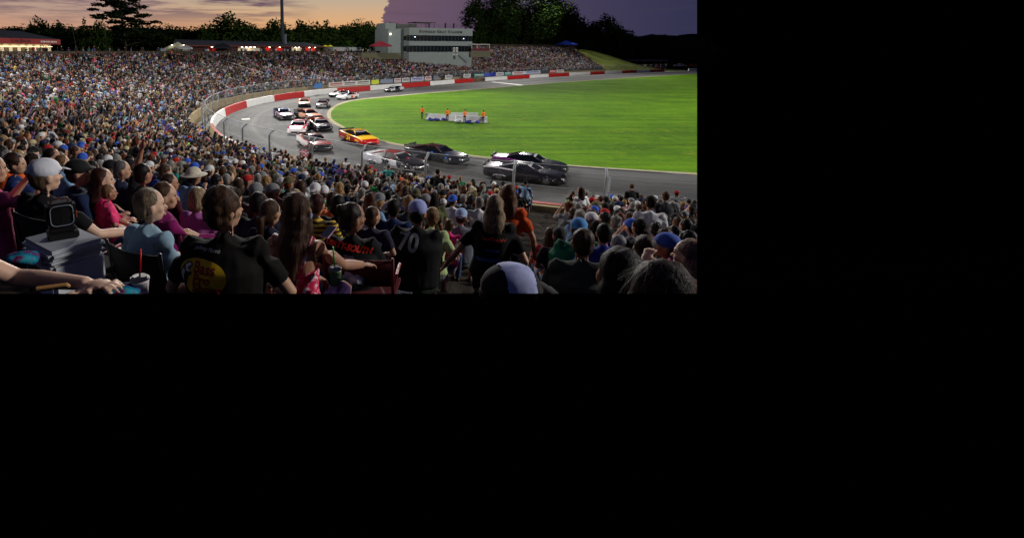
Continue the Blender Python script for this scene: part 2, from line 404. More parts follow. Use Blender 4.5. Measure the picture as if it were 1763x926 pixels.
def wall_run(sg, label):
    v = []; f = []; mi = []
    for j, (a, b, c) in enumerate(sg):
        n = max(1, int((b - a) / 1.0)); base = len(v)
        for k in range(n + 1):
            q = a + (b - a) * k / n
            v += [wp(q, -.02, 0), wp(q, .10, WH), wp(q, .40, WH), wp(q, .52, -.3)]
        for k in range(n):
            o = base + 4 * k
            f += [(o, o + 4, o + 5, o + 1), (o + 1, o + 5, o + 6, o + 2), (o + 2, o + 6, o + 7, o + 3)]; mi += [c, c, 2]
        if j == 0: f.append((base, base + 1, base + 2, base + 3)); mi.append(c)
        if j == len(sg) - 1: f.append((base + 4 * n + 3, base + 4 * n + 2, base + 4 * n + 1, base + 4 * n)); mi.append(c)
    me = pydata(v, f); me.polygons.foreach_set('material_index', mi)
    bm = bmesh.new(); bm.from_mesh(me); bmesh.ops.remove_doubles(bm, verts=bm.verts, dist=.001); bm.to_mesh(me); bm.free(); clip_mesh(me)
    if len(me.polygons): obj('track_wall', me, [M_WHT, M_RED, M_BACK], smooth=False, label=label, cat='wall', kind='thing', group='red and white track wall')
runs = [[]]
for sg in segs:
    if sg[2] == 2: runs.append([])
    elif sg[1] > sg[0]: runs[-1].append(sg)
for rn, lb in zip(runs, ('low red and white painted wall sweeping round the bend up to the pit gate', 'low red and white wall along the far straight, between the two gaps', 'short white end of the wall at the far right, past the second gap')):
    if rn: wall_run(rn, lb)
# service walk behind the wall, stand front wall
strip('service_path', lambda q: wp(q, .52, -.02), lambda q: wp(q, 2.42, -.02), ql, M_CONC, kind='structure')
q_end = q_at(1038, 6, 2, lo=150)          # where the seating ends, far right
q_bend = q_at(0, 27, 8, 20, 80) if False else 0
def fr(q): return wp(q, 4.4, -.1)
v = []; f = []
q_end = q_at(1040, 3, 1.5, lo=200); q_top = q_at(986, 28, 9.2, lo=200)
def qe(s): return q_end + (q_top - q_end) * (s - 2.7) / 25.0       # the seating ends along this slanting line
qs = [q for q in ql if q <= max(q_end, q_top) + 2]
for q in [q for q in qs if q <= q_end]: v += [wp(q, 2.38, -.1), wp(q, 2.4, 1.55), wp(q, 2.66, 1.55), wp(q, 2.68, -.1)]
for k in range(len(v) // 4 - 1):
    for j in range(3): f.append((4 * k + j, 4 * k + j + 4, 4 * k + j + 5, 4 * k + j + 1))
me = pydata(v, f); clip_mesh(me); obj('stand_front_wall', me, M_TAN, kind='thing', smooth=False, label='tan concrete wall at the foot of the seating', cat='wall')
# terraces
ROW = .76
NR = 33
def smax(q):                             # rows in the stand at arc length q
    x = pix(wp(q, 10, 3))[0]
    return NR
v = []; f = []; nq = len(qs)
for q in qs:
    for k in range(NR + 1):
        s = 2.7 + ROW * k; zlo = zf(s - ROW, q) if k else -.1; q_ = min(q, qe(s))
        v += [wp(q_, s, zlo), wp(q_, s, zf(s, q))]
    s += ROW; v += [wp(q_, s, zf(s - ROW, q)), wp(q_, s, -.3)]
m_ = 2 * (NR + 2)
for i in range(nq - 1):
    for j in range(m_ - 1):
        a = i * m_ + j; f.append((a, a + m_, a + m_ + 1, a + 1))
me = pydata(v, f, 'seating_terraces'); clip_mesh(me)
obj('seating_terraces', me, M_TERR, kind='structure', smooth=False)
# end wall of the stand at the far right
q = q_end + 2; v = []; f = []
for k in range(NR + 2):
    s = 2.6 + ROW * k; q = qe(s) + .1; v += [wp(q, s, -.3), wp(q, s, zf(s, q) + .35), wp(q + .4, s, -.3), wp(q + .4, s, zf(s, q) + .35)]
for k in range(NR + 1):
    a = 4 * k; f += [(a, a + 4, a + 5, a + 1), (a + 2, a + 3, a + 7, a + 6), (a + 1, a + 5, a + 7, a + 3)]
obj('stand_end_wall', pydata(v, f), M_TAN, kind='thing', smooth=False, label='sloping tan end wall of the far seating', cat='wall')
# rim wall behind the top row, from the left edge round to the control tower
sr = 2.7 + ROW * NR + .1
q0 = None
qr = [q for q in qs if wp(q, sr).y > 8]
v = []; f = []
rz_ = lambda q: 8.55 * zf(28, q) / zf(28)
for q in qr: v += [wp(q, sr, 5.0), wp(q, sr, rz_(q)), wp(q, sr + .3, rz_(q)), wp(q, sr + .3, -.3)]
for k in range(len(qr) - 1):
    for j in range(3): f.append((4 * k + j, 4 * k + j + 4, 4 * k + j + 5, 4 * k + j + 1))
me = pydata(v, f); obj('rim_wall', me, M_TERR, kind='thing', smooth=False, label='grey concrete parapet along the top of the seating', cat='wall')
# concourse behind the rim
v = []; f = []
for q in qr: v += [wp(q, sr + .3, 7.6), wp(q, sr + 30, 7.6)]
for k in range(len(qr) - 1): f.append((2 * k, 2 * k + 2, 2 * k + 3, 2 * k + 1))
obj('concourse_pavement', pydata(v, f), M_EARTH, kind='structure', smooth=False)
# ------------------------------------------------------------------ human figures
def V(*a): return Vector(a)
def joints(pose='lap', stand=False, lean=.0, fem=False, turn=0., arm=None, heavy=1.0, tilt=0.):
    J = {}
    sh = .165 if fem else .19
    if stand:
        J['pel'] = V(0, 0, .95); J['waist'] = V(0, .0, 1.10); J['chest'] = V(0, lean * .6, 1.30); J['neck'] = V(0, lean, 1.47); J['head'] = V(0, lean * 1.2 + .03, 1.64)
        J['hip'] = [V(s * .09, 0, .92) for s in (-1, 1)]; J['knee'] = [V(s * .10, .03, .50) for s in (-1, 1)]
        J['ank'] = [V(s * .10, -.02, .09) for s in (-1, 1)]; J['toe'] = [V(s * .12, .13, .035) for s in (-1, 1)]; zs = 1.41
    else:
        J['pel'] = V(0, 0, .55); J['waist'] = V(0, lean * .25, .72); J['chest'] = V(0, lean * .7, .92); J['neck'] = V(0, lean, 1.07); J['head'] = V(0, lean * 1.2 + .03, 1.23)
        J['hip'] = [V(s * .09, .02, .53) for s in (-1, 1)]; J['knee'] = [V(s * .14, .45, .55) for s in (-1, 1)]
        J['ank'] = [V(s * .13, .40, .09) for s in (-1, 1)]; J['toe'] = [V(s * .14, .56, .035) for s in (-1, 1)]; zs = 1.01
    J['sho'] = [V(s * sh, lean * .95, zs) for s in (-1, 1)]
    z0 = zs - 1.01; E_ = []; W_ = []
    for i, s in enumerate((-1, 1)):
        a = pose
        if arm and arm[i]: a = arm[i]
        if isinstance(a, (tuple, list)): e, h = V(*a[0]), V(*a[1])
        elif a == 'lap': e, h = V(s * .26, .06 + lean, .77), V(s * .10, .34, .64)
        elif a == 'knee': e, h = V(s * .25, .22 + lean, .78), V(s * .15, .44, .63)
        elif a == 'lean': e, h = V(s * .19, .34, .66), V(s * .05, .47, .82)
        elif a == 'up': e, h = V(s * .28, .12, 1.20), V(s * .20, .16, 1.46)
        elif a == 'point': e, h = V(s * .27, .28, 1.02), V(s * .24, .55, 1.10)
        elif a == 'face': e, h = V(s * .24, .26, .92), V(s * .08, .22 + lean, 1.16)
        elif a == 'down': e, h = V(s * (sh + .07), -.02, .74), V(s * (sh + .09), .10, .50)
        elif a == 'hip': e, h = V(s * (sh + .18), -.10, .80), V(s * (sh + .0), .06, .64)
        elif a == 'cross': e, h = V(s * .26, .10 + lean, .80), V(-s * .06, .22 + lean, .82)
        elif a == 'bench': e, h = V(s * .30, -.05, .76), V(s * .34, -.02, .52)
        if not isinstance(a, (tuple, list)): e.z += z0; h.z += z0
        E_.append(e); W_.append(h)
    J['elb'] = E_; J['wri'] = W_; J['turn'] = turn; J['tilt'] = tilt; J['fem'] = fem; J['heavy'] = heavy; J['stand'] = stand
    return J
def figure(J, hair='short', sleeve='short', shorts=False, lod=2, hat=None, shoe=True, hand_q=False, hk=1.0, tank=False):
    """bmesh per part. lod 0 far crowd, 1 mid crowd, 2 single figure (closed blobs to be fused)"""
    n = (4, 6, 12)[lod]; sg = ((5, 4), (8, 5), (20, 14))[lod]
    P_ = {}
    def bm(p):
        if p not in P_: P_[p] = bmesh.new()
        return P_[p]
    k = J['heavy']; fem = J['fem']; g = .004 if lod == 2 else 0
    def torso(b, e, top=True):
        pts = [J['pel'] - V(0, 0, .09), J['pel'], J['waist'], J['chest'], (J['sho'][0] + J['sho'][1]) / 2, J['neck'] + V(0, 0, .0)]
        w = ((.165, .13), (.178, .14), (.135, .11), (.15, .115), (.13, .08), (.055, .055)) if fem else ((.155, .12), (.165, .13), (.155, .12), (.175, .125), (.155, .09), (.06, .06))
        kk = (1, k, k * 1.02 if k > 1 else 1, k, 1 + (k - 1) * .6, 1)
        tube(b, pts, [(a * q + e, c * q * (1.05 if k > 1 else 1) + e) for (a, c), q in zip(w, kk)], n=max(n, 5) if lod < 2 else 18)
        if lod:
            for s in (0, 1):
                tube(b, [J['neck'] + V(0, -.01, -.005), J['sho'][s] + V(0, 0, .008)], [.05 + e, .058 * (1 + (k - 1) * .5) + e], n=n)
    # skin
    hc = J['head']; rm = Matrix.Rotation(J['turn'], 3, 'Z') @ Matrix.Rotation(J['tilt'], 3, 'X')
    def H(x, y, z): return hc + rm @ (V(x, y, z) * hk)
    b = bm('body')
    if lod == 2: torso(b, -.012)
    if lod: tube(b, [J['neck'] - V(0, 0, .05), hc + V(0, -.01, -.04)], [.056 if not fem else .048, .052 if not fem else .045], n=n)
    ell(b, H(0, 0, .012), (.076 * hk, .094 * hk, .105 * hk), rm, *sg)
    if lod == 2:
        ell(b, H(0, .022, -.055), (.058 * hk, .068 * hk, .06 * hk), rm, 14, 10)
        ell(b, H(0, .058, -.092), (.026 * hk, .022 * hk, .02 * hk), rm, 10, 8)        # chin
        tube(b, [H(0, .086, .02), H(0, .112, -.03), H(0, .09, -.04)], [.009, .014, .009], n=8)
        tube(b, [H(-.05, .076, .026), H(0, .088, .03), H(.05, .076, .026)], [.008, .011, .008], n=8)   # brow
        ell(b, H(0, .088, -.066), (.024, .010, .008), rm, 10, 6)
        for s in (-1, 1):
            ell(b, H(s * .078, -.006, -.012), (.011, .022, .034), rm @ Matrix.Rotation(s * -.35, 3, 'Z'), 10, 8)
            ell(b, H(s * .045, .06, -.025), (.024, .022, .024), rm, 8, 6)
    for s in (0, 1):
        sg_ = (-1, 1)[s]; sho, el, wr = J['sho'][s], J['elb'][s], J['wri'][s]
        d = (wr - el).normalized()
        if lod == 2: tube(b, [sho, sho.lerp(el, .5), el, el.lerp(wr, .35), wr], [.052, .046, .037, .039, .026], n=n)
        elif lod == 1:
            tube(b, [sho.lerp(el, .5), el, wr], [.044, .036, .026], n=n)
        else: tube(b, [el, wr], [.036, .028], n=3)
        hl = wr + d * .055
        if lod and not hand_q: ell(b, hl, (.042, .026, .05), frame_rot(d), *((6, 4) if lod == 1 else (12, 8)))
        if lod == 2 and not hand_q:
            X_, Y_ = frame_of(d)
            for q in range(4):
                o = X_ * (.030 - .020 * q); c1 = hl + d * .03 + o; c2 = c1 + d * (.035 - .004 * abs(q - 1.5)) - Y_ * .008; tube(b, [c1, c2, c2 + d * .02 - Y_ * .014], [.0095, .009, .0075], n=6)
            tube(b, [hl - X_ * sg_ * .02, hl - X_ * sg_ * .052 + d * .015, hl - X_ * sg_ * .058 + d * .04], [.012, .010, .008], n=6)
        if hand_q: hand(b, wr, d, sg_)
    if J['stand'] or True:
        for s in (0, 1):
            hp, kn, an, to = J['hip'][s], J['knee'][s], J['ank'][s], J['toe'][s]
            if lod == 2 or shorts:
                if lod == 2: tube(b, [hp, kn], [.078 * k, .052], n=n)
                if lod: tube(b, [kn + V(0, 0, .01), kn.lerp(an, .35), an], [.054, .052, .034], n=n)
                else: tube(b, [kn, an], [.05, .035], n=3)
    # shirt
    b = bm('shirt')
    torso(b, .008 + g)
    for s in (0, 1):
        sho, el, wr = J['sho'][s], J['elb'][s], J['wri'][s]
        if tank: continue
        if sleeve == 'long': tube(b, [sho, el, wr], [.062 + g, .048 + g, .034 + g], n=max(n, 4))
        else: tube(b, [sho, sho.lerp(el, .35), sho.lerp(el, .72)], [.06 + g, .062 + g, .058 + g], n=max(n, 4))
        if lod: ell(b, sho, (.064 + g, .062 + g, .064 + g), None, *((6, 4) if lod == 1 else (12, 10)))
    # trousers
    b = bm('trousers')
    if lod: ell(b, J['pel'] - V(0, 0, .03), (.172 * k, .145 * k, .115), None, *((8, 5) if lod == 1 else (16, 10)))
    for s in (0, 1):
        hp, kn, an = J['hip'][s], J['knee'][s], J['ank'][s]
        if shorts: tube(b, [hp, hp.lerp(kn, .9)], [.098 * k, .078], n=max(n, 4))
        elif lod: tube(b, [hp, kn, kn.lerp(an, .4), an + V(0, 0, .02)], [.096 * k, .066, .06, .054], n=n)
        else: tube(b, [hp, kn, an], [.09, .066, .05], n=4)
    if shoe and lod:
        b = bm('shoe')
        for s in (0, 1):
            an, to = J['ank'][s], J['toe'][s]; tube(b, [an + V(0, -.05, -.045), an + V(0, .02, -.035), to], [.042, .046, .034], n=n)
            if lod == 2: tube(b, [an + V(0, -.02, .0), an + V(0, -.02, -.05)], [.04, .045], n=n)
    # hair / hat
    hs = ((5, 4), (8, 5), (18, 12))[lod]
    if hair != 'bald':
        b = bm('hair')
        if lod < 2:
            ell(b, H(0, -.022, .03), (.086, .092, .10), rm, *hs)
        else:
            v = 1.12 if hair == 'curly' else 1.0
            if hat: ell(b, H(0, -.022, .0), (.082, .088, .07), rm, *hs)
            else: ell(b, H(0, -.020, .036), (.086 * hk * v, .094 * hk * v, .094 * hk * v), rm, *hs)
            ell(b, H(0, -.045, -.02), (.078 * hk * v, .066 * hk * v, .075 * hk * v), rm, *hs)
        if hair in ('long', 'straight'):
            L = .25 if hair == 'long' else .44
            bk = J['chest'] + V(0, -.13, .06)
            pts = [H(0, -.055, .05), H(0, -.065, -.02), H(0, -.07, -.09), (J['neck'] + V(0, -.09, -.03)), J['neck'] + V(0, -.115, -L + .12)]
            tube(b, pts, [(.07, .05), (.094, .06), (.104, .06), (.108, .045), (.085, .02)] if hair == 'long' else [(.07, .05), (.09, .06), (.09, .058), (.082, .045), (.055, .025)], n=max(n, 4))
            if lod:
                for s in (-1, 1): tube(b, [H(s * .065, -.01, .02), H(s * .083, -.02, -.09), J['neck'] + V(s * .09, -.06, -.06)], [.03, .035, .02], n=n)
        if hair == 'pony': tube(b, [H(0, -.10, .04), H(0, -.15, -.02), H(0, -.145, -.16), H(0, -.13, -.23)], [.028, .036, .03, .012], n=max(n, 4))
        if hair == 'bun': ell(b, H(0, -.10, .085), (.042, .04, .04), rm, *hs)
        if hair == 'bob' and lod: ell(b, H(0, -.045, -.05), (.096, .07, .085), rm, *hs)
    if hat:
        b = bm('cap')
        ell(b, H(0, -.006, .050), (.093 * hk, .112 * hk, .084 * hk), rm, *hs)
        sgn = -1 if hat == 'back' else 1
        if hat in ('front', 'back'):
            tube(b, [H(0, sgn * .08, .045), H(0, sgn * .13, .038), H(0, sgn * .17, .022)], [(.075, .008), (.07, .007), (.04, .005)], n=max(n, 4))
        elif hat == 'wide':
            ell(b, H(0, 0, .03), (.20, .22, .012), rm, *((8, 4) if lod < 2 else (24, 6)))
    return P_
def frame_rot(d):
    x, y = frame_of(d); return Matrix((x, y, Vector(d).normalized())).transposed()
def hand(b, wr, d, sg_, spread=.0):
    """palm, four unequal bent fingers and a thumb leaving the side of the palm"""
    x, y = frame_of(d)
    if y.z < 0: x, y = -x, -y                        # y: back of the hand, up
    side = x if x.dot(V(-sg_, 0, 0)) > 0 else -x     # thumb side, towards the body
    ell(b, wr + d * .048, (.038, .016, .052), Matrix((x, y, d)).transposed(), 14, 10)
    for q, L in enumerate((.068, .078, .072, .056)):
        o = side * (.028 - .0185 * q); dd = (d + side * (.10 - .09 * q) * 1.6).normalized()
        p0 = wr + d * .075 + o; p1 = p0 + dd * L * .45 + y * .004; p2 = p1 + dd * L * .32 - y * .010; p3 = p2 + dd * L * .25 - y * .016
        tube(b, [p0, p1, p2, p3], [.0100, .0095, .0088, .0068], n=8)
    t0 = wr + d * .02 + side * .02; t1 = t0 + side * .03 + d * .022 - y * .006; t2 = t1 + side * .012 + d * .028 - y * .006
    tube(b, [t0, t1, t2], [.015, .0115, .0085], n=8)

# ------------------------------------------------------------------ palettes
SHIRTS = [('black', (16, 16, 20), 42), ('charcoal', (44, 46, 52), 14), ('grey', (118, 120, 124), 10), ('navy', (24, 30, 56), 15), ('white', (200, 202, 206), 12), ('light blue', (118, 156, 196), 8), ('royal blue', (26, 56, 160), 3.6),
          ('red', (166, 26, 28), 2.4), ('maroon', (80, 22, 32), 2.4), ('orange', (226, 88, 20), 1.6), ('bright pink', (220, 50, 116), 1.6), ('purple', (92, 56, 132), 3), ('olive', (78, 82, 50), 4), ('lime green', (130, 180, 50), .6),
          ('teal', (26, 128, 130), 3), ('tan', (170, 148, 112), 4), ('yellow', (214, 186, 44), 1), ('green', (30, 110, 56), 3), ('pale pink', (214, 152, 158), 2)]
SKINS = [('a', (190, 146, 120), 6), ('b', (166, 120, 96), 6), ('c', (208, 168, 144), 4), ('d', (116, 74, 52), 2), ('e', (70, 44, 32), 1)]
HAIRS = [('dark', (30, 20, 14), 8), ('brown', (66, 42, 26), 8), ('black', (14, 11, 10), 5), ('blond', (150, 116, 70), 4), ('grey', (128, 124, 118), 4), ('auburn', (96, 46, 24), 2)]
TROU = [('denim', (58, 78, 112), 6), ('black', (24, 24, 28), 5), ('khaki', (142, 126, 96), 4), ('grey', (88, 90, 94), 3), ('navy', (30, 38, 62), 3)]
CAPS = [('white', (214, 214, 216), 5), ('black', (20, 20, 22), 6), ('red', (170, 26, 30), 3), ('navy', (26, 34, 70), 4), ('grey', (120, 122, 126), 3), ('blue', (50, 90, 190), 3), ('camouflage', (90, 84, 56), 2), ('tan', (190, 172, 130), 2)]
rng = random.Random(11)
def pick(pal, r=rng): return r.choices(pal, [p[2] for p in pal])[0]
def cmat(kind, p, rough=.85, bump=0.):
    return mat(kind + '_' + p[0].replace(' ', '_'), p[1], rough, var=.10 if kind != 'hair' else .35, scale=9 if kind != 'hair' else 30, bump=bump, spec=.25)

# ------------------------------------------------------------------ seats round the oval
AIS_Q = None
def seat_list():
    """every seat the photograph can see: (x, y, z, q, row)"""
    out = []; r = random.Random(5)
    for k in range(NR):
        s = 2.7 + ROW * k + .45
        q = r.random() * .4; 
        while q < qe(s):
            # arc length shrinks or grows with the offset
            a = wp(q, s); b_ = wp(q + .5, s); g = max(.15, (b_ - a).length / .5)
            st = .53 / g
            yield_ok = a.y > .8
            if yield_ok:
                out.append((a.x, a.y, zf(2.7 + ROW * k, q), q, k))
            q += st * (1 + r.uniform(-.08, .12))
    return out
AX0, AX1 = V(.86, 3.05, 0), V(7.0, 22.3, 0)          # foot line of the near aisle
AD = (AX1 - AX0).normalized(); AN = V(AD.y, -AD.x, 0)
def in_aisle(x, y, q):
    d = V(x, y, 0) - AX0
    if -3 < d.dot(AD) < 30 and abs(d.dot(AN)) < .78: return True
    return False
AX0 = V(1.10, 4.46, 0); AD = V(.40, .917, 0).normalized(); AN = V(AD.y, -AD.x, 0)
SEATS = [s for s in seat_list()]
def facing(x, y, q):                       # towards the infield, drifting to the cars at the bend exit
    n = wp(q, -6) - wp(q, 0); a = Vector((8, 52, 0)) - Vector((x, y, 0))
    d = n.normalized() * 1.0 + a.normalized() * .7
    return math.atan2(-d.x, d.y)
HERO_XY = []                               # filled below: places already taken by the nearest people
HERO_SPEC = []
seats = []
for x, y, z, q, k in SEATS:
    if in_aisle(x, y, q): continue
    u, v = pix((x, y, z + 1.2))
    if not (-25 < u < 1203 and v < 530): continue
    # radial stairways between blocks
    blk = (q + 3) % 17.0
    if blk < 1.0 and y > 30: continue
    seats.append((math.hypot(x, y), x, y, z, q, k, u, v))
seats.sort()
# ------------------------------------------------------------------ stock cars
ST = [(-2.50, .78, .40, .92, .95), (-2.38, .92, .24, .97, 1.0), (-1.9, .975, .15, .985, 1.02), (-1.45, .985, .13, .97, 1.01), (-.9, .975, .13, .91, .95), (-.2, .965, .13, .86, .90), (.5, .965, .13, .84, .88),
      (1.0, .975, .13, .83, .88), (1.5, .985, .13, .79, .85), (1.95, .965, .13, .73, .79), (2.3, .90, .13, .63, .69), (2.48, .76, .14, .50, .57), (2.56, .55, .18, .40, .46)]
def lerp_st(y):
    for a, b in zip(ST, ST[1:]):
        if a[0] <= y <= b[0]:
            f = (y - a[0]) / (b[0] - a[0]); return [a[i] + (b[i] - a[i]) * f for i in range(5)]
    return list(ST[0] if y < 0 else ST[-1])
def car_body():
    v = []; f = []; ys = sorted(set([round(x, 3) for x in np.linspace(-2.5, 2.56, 34)] + [s[0] for s in ST]))
    for y in ys:
        _, hw, zl, zt, zc = lerp_st(y)
        half = [(0, zl), (hw * .8, zl), (hw * .985, zl + .05), (hw, zl + (zt - zl) * .45), (hw * .985, zl + (zt - zl) * .8), (hw * .95, zt - .02), (hw * .88, zt + .015), (hw * .6, zt + (zc - zt) * .7), (0, zc)]
        ring = [(x, z) for x, z in half] + [(-x, z) for x, z in half[-2:0:-1]]
        v += [(x, y, z) for x, z in ring]
    m = 16
    for i in range(len(ys) - 1):
        for j in range(m): a = i * m + j; b = i * m + (j + 1) % m; f.append((a, b, b + m, a + m))
    f.append(tuple(range(m))[::-1]); f.append(tuple(range((len(ys) - 1) * m, len(ys) * m)))
    me = pydata(v, f, 'body')
    bm = bmesh.new(); bm.from_mesh(me); bmesh.ops.recalc_face_normals(bm, faces=bm.faces)
    if bm.calc_volume(signed=True) < 0: bmesh.ops.reverse_faces(bm, faces=bm.faces[:])
    bm.to_mesh(me); bm.free()
    o = bpy.data.objects.new('tmp', me); C.objects.link(o)
    cb = bmesh.new()
    for s in (-1, 1):
        for y in (-1.42, 1.46): tube(cb, [(s * .62, y, .34), (s * 1.2, y, .34)], .41, n=28)
    bmesh.ops.recalc_face_normals(cb, faces=cb.faces)
    if cb.calc_volume(signed=True) < 0: bmesh.ops.reverse_faces(cb, faces=cb.faces[:])
    cm = bpy.data.meshes.new('cut'); cb.to_mesh(cm); cb.free(); co = bpy.data.objects.new('cut', cm); C.objects.link(co)
    md = o.modifiers.new('b', 'BOOLEAN'); md.operation = 'DIFFERENCE'; md.object = co; md.solver = 'FAST'
    out = bpy.data.meshes.new_from_object(o.evaluated_get(bpy.context.evaluated_depsgraph_get()))
    bpy.data.objects.remove(o); bpy.data.objects.remove(co); out.name = 'body'; return out
def quad_patch(c00, c10, c11, c01, bulge, n=6):
    """curved patch through four corners, pushed out along its normal"""
    v = []; f = []; a, b, c, d = map(Vector, (c00, c10, c11, c01)); nn = (b - a).cross(d - a).normalized()
    for i in range(n + 1):
        for j in range(n + 1):
            s, t_ = i / n, j / n; p = a.lerp(b, s).lerp(d.lerp(c, s), t_) + nn * bulge * 4 * s * (1 - s)
            v.append(p)
    for i in range(n):
        for j in range(n): k = i * (n + 1) + j; f.append((k, k + n + 1, k + n + 2, k + 1))
    return pydata(v, f)
def car_parts():
    D = {'body': car_body()}
    hb, hr = .80, .60; z0, z1 = .86, 1.30; yf, yrf, yrr, yb = 1.05, .30, -.70, -1.75
    bm = bmesh.new(); n = 8; g = []
    for i in range(n + 1):
        y = yrr - .06 + (yrf - yrr + .12) * i / n; row = []
        for j in range(n + 1):
            x = -hr - .02 + (2 * hr + .04) * j / n; row.append(bm.verts.new((x, y, z1 + .045 * (1 - (x / .64) ** 2) - .02 * (abs(i / n - .45) * 2) ** 2)))
        g.append(row)
    for i in range(n):
        for j in range(n): bm.faces.new((g[i][j], g[i][j + 1], g[i + 1][j + 1], g[i + 1][j]))
    r = bmesh.ops.solidify(bm, geom=bm.faces[:], thickness=-.035)
    for s in (-1, 1):
        tube(bm, [(s * hb, yf, z0), (s * hr, yrf, z1)], .032, n=6); tube(bm, [(s * hb, yb, z0 + .12), (s * hr, yrr, z1)], .06, n=6); tube(bm, [(s * .79, -.35, z0), (s * hr, -.30, z1)], .035, n=6)
    me = bpy.data.meshes.new('roof'); bm.to_mesh(me); bm.free(); D['roof'] = me
    D['windscreen'] = quad_patch((-hb + .02, yf - .02, z0), (hb - .02, yf - .02, z0), (hr - .02, yrf, z1 - .01), (-hr + .02, yrf, z1 - .01), .07)
    D['windscreen_banner'] = quad_patch((-.635, yrf + .17, z1 - .085), (.635, yrf + .17, z1 - .085), (hr - .0, yrf + .03, z1 - .002), (-hr + .0, yrf + .03, z1 - .002), .078)
    D['rear_window'] = quad_patch((hb - .04, yb, z0 + .12), (-hb + .04, yb, z0 + .12), (-hr + .02, yrr, z1 - .01), (hr - .02, yrr, z1 - .01), .05)
    for s in (-1, 1):
        D['side_window' + ('' if s > 0 else '_')] = pydata([(s * hb * .985, yf - .06, z0 - .02), (s * hb * .985, yb + .05, z0 + .04), (s * (hr - .01), yrr, z1 - .02), (s * (hr - .01), yrf, z1 - .02)], [(0, 1, 2, 3)])
    bm = B(((-.86, -2.50, 1.0), (.86, -2.47, 1.17))); box(bm, (-.6, -2.52, .95), (-.57, -2.38, 1.05)); box(bm, (.57, -2.52, .95), (.6, -2.38, 1.05)); D['spoiler'] = bm_mesh(bm, 'spoiler')
    bm = bmesh.new(); box(bm, (-.5, 2.535, .20), (.5, 2.575, .36)); D['grille'] = bm_mesh(bm, 'grille')
    for s in (-1, 1): D['headlight' + ('' if s > 0 else '_')] = bm_mesh(lambda_ell((s * .62, 2.38, .53), (.15, .10, .05)), 'headlight')
    bm = bmesh.new(); tube(bm, [(-.12, 0, 0), (-.10, 0, 0), (.10, 0, 0), (.12, 0, 0)], [.28, .335, .335, .28], n=28); D['tyre'] = bm_mesh(bm, 'tyre')
    bm = bmesh.new(); tube(bm, [(.09, 0, 0), (.125, 0, 0)], [.20, .19], n=24)
    for k in range(6):
        a = k * math.pi / 3; tube(bm, [(.13, math.cos(a) * .04, math.sin(a) * .04), (.13, math.cos(a) * .18, math.sin(a) * .18)], .025, n=5)
    D['rim'] = bm_mesh(bm, 'rim')
    bm = bmesh.new(); tube(bm, [(-.55, -.2, .3), (-.52, -.2, 1.2), (.52, -.2, 1.2), (.55, -.2, .3)], .03, n=6); box(bm, (-.62, -.55, .3), (-.15, -.2, 1.0)); D['seat_cage'] = bm_mesh(bm, 'seat_cage')
    return D
def bm_mesh(bm, name): me = bpy.data.meshes.new(name); bm.to_mesh(me); bm.free(); return me
def lambda_ell(c, r): bm = bmesh.new(); ell(bm, c, r); return bm
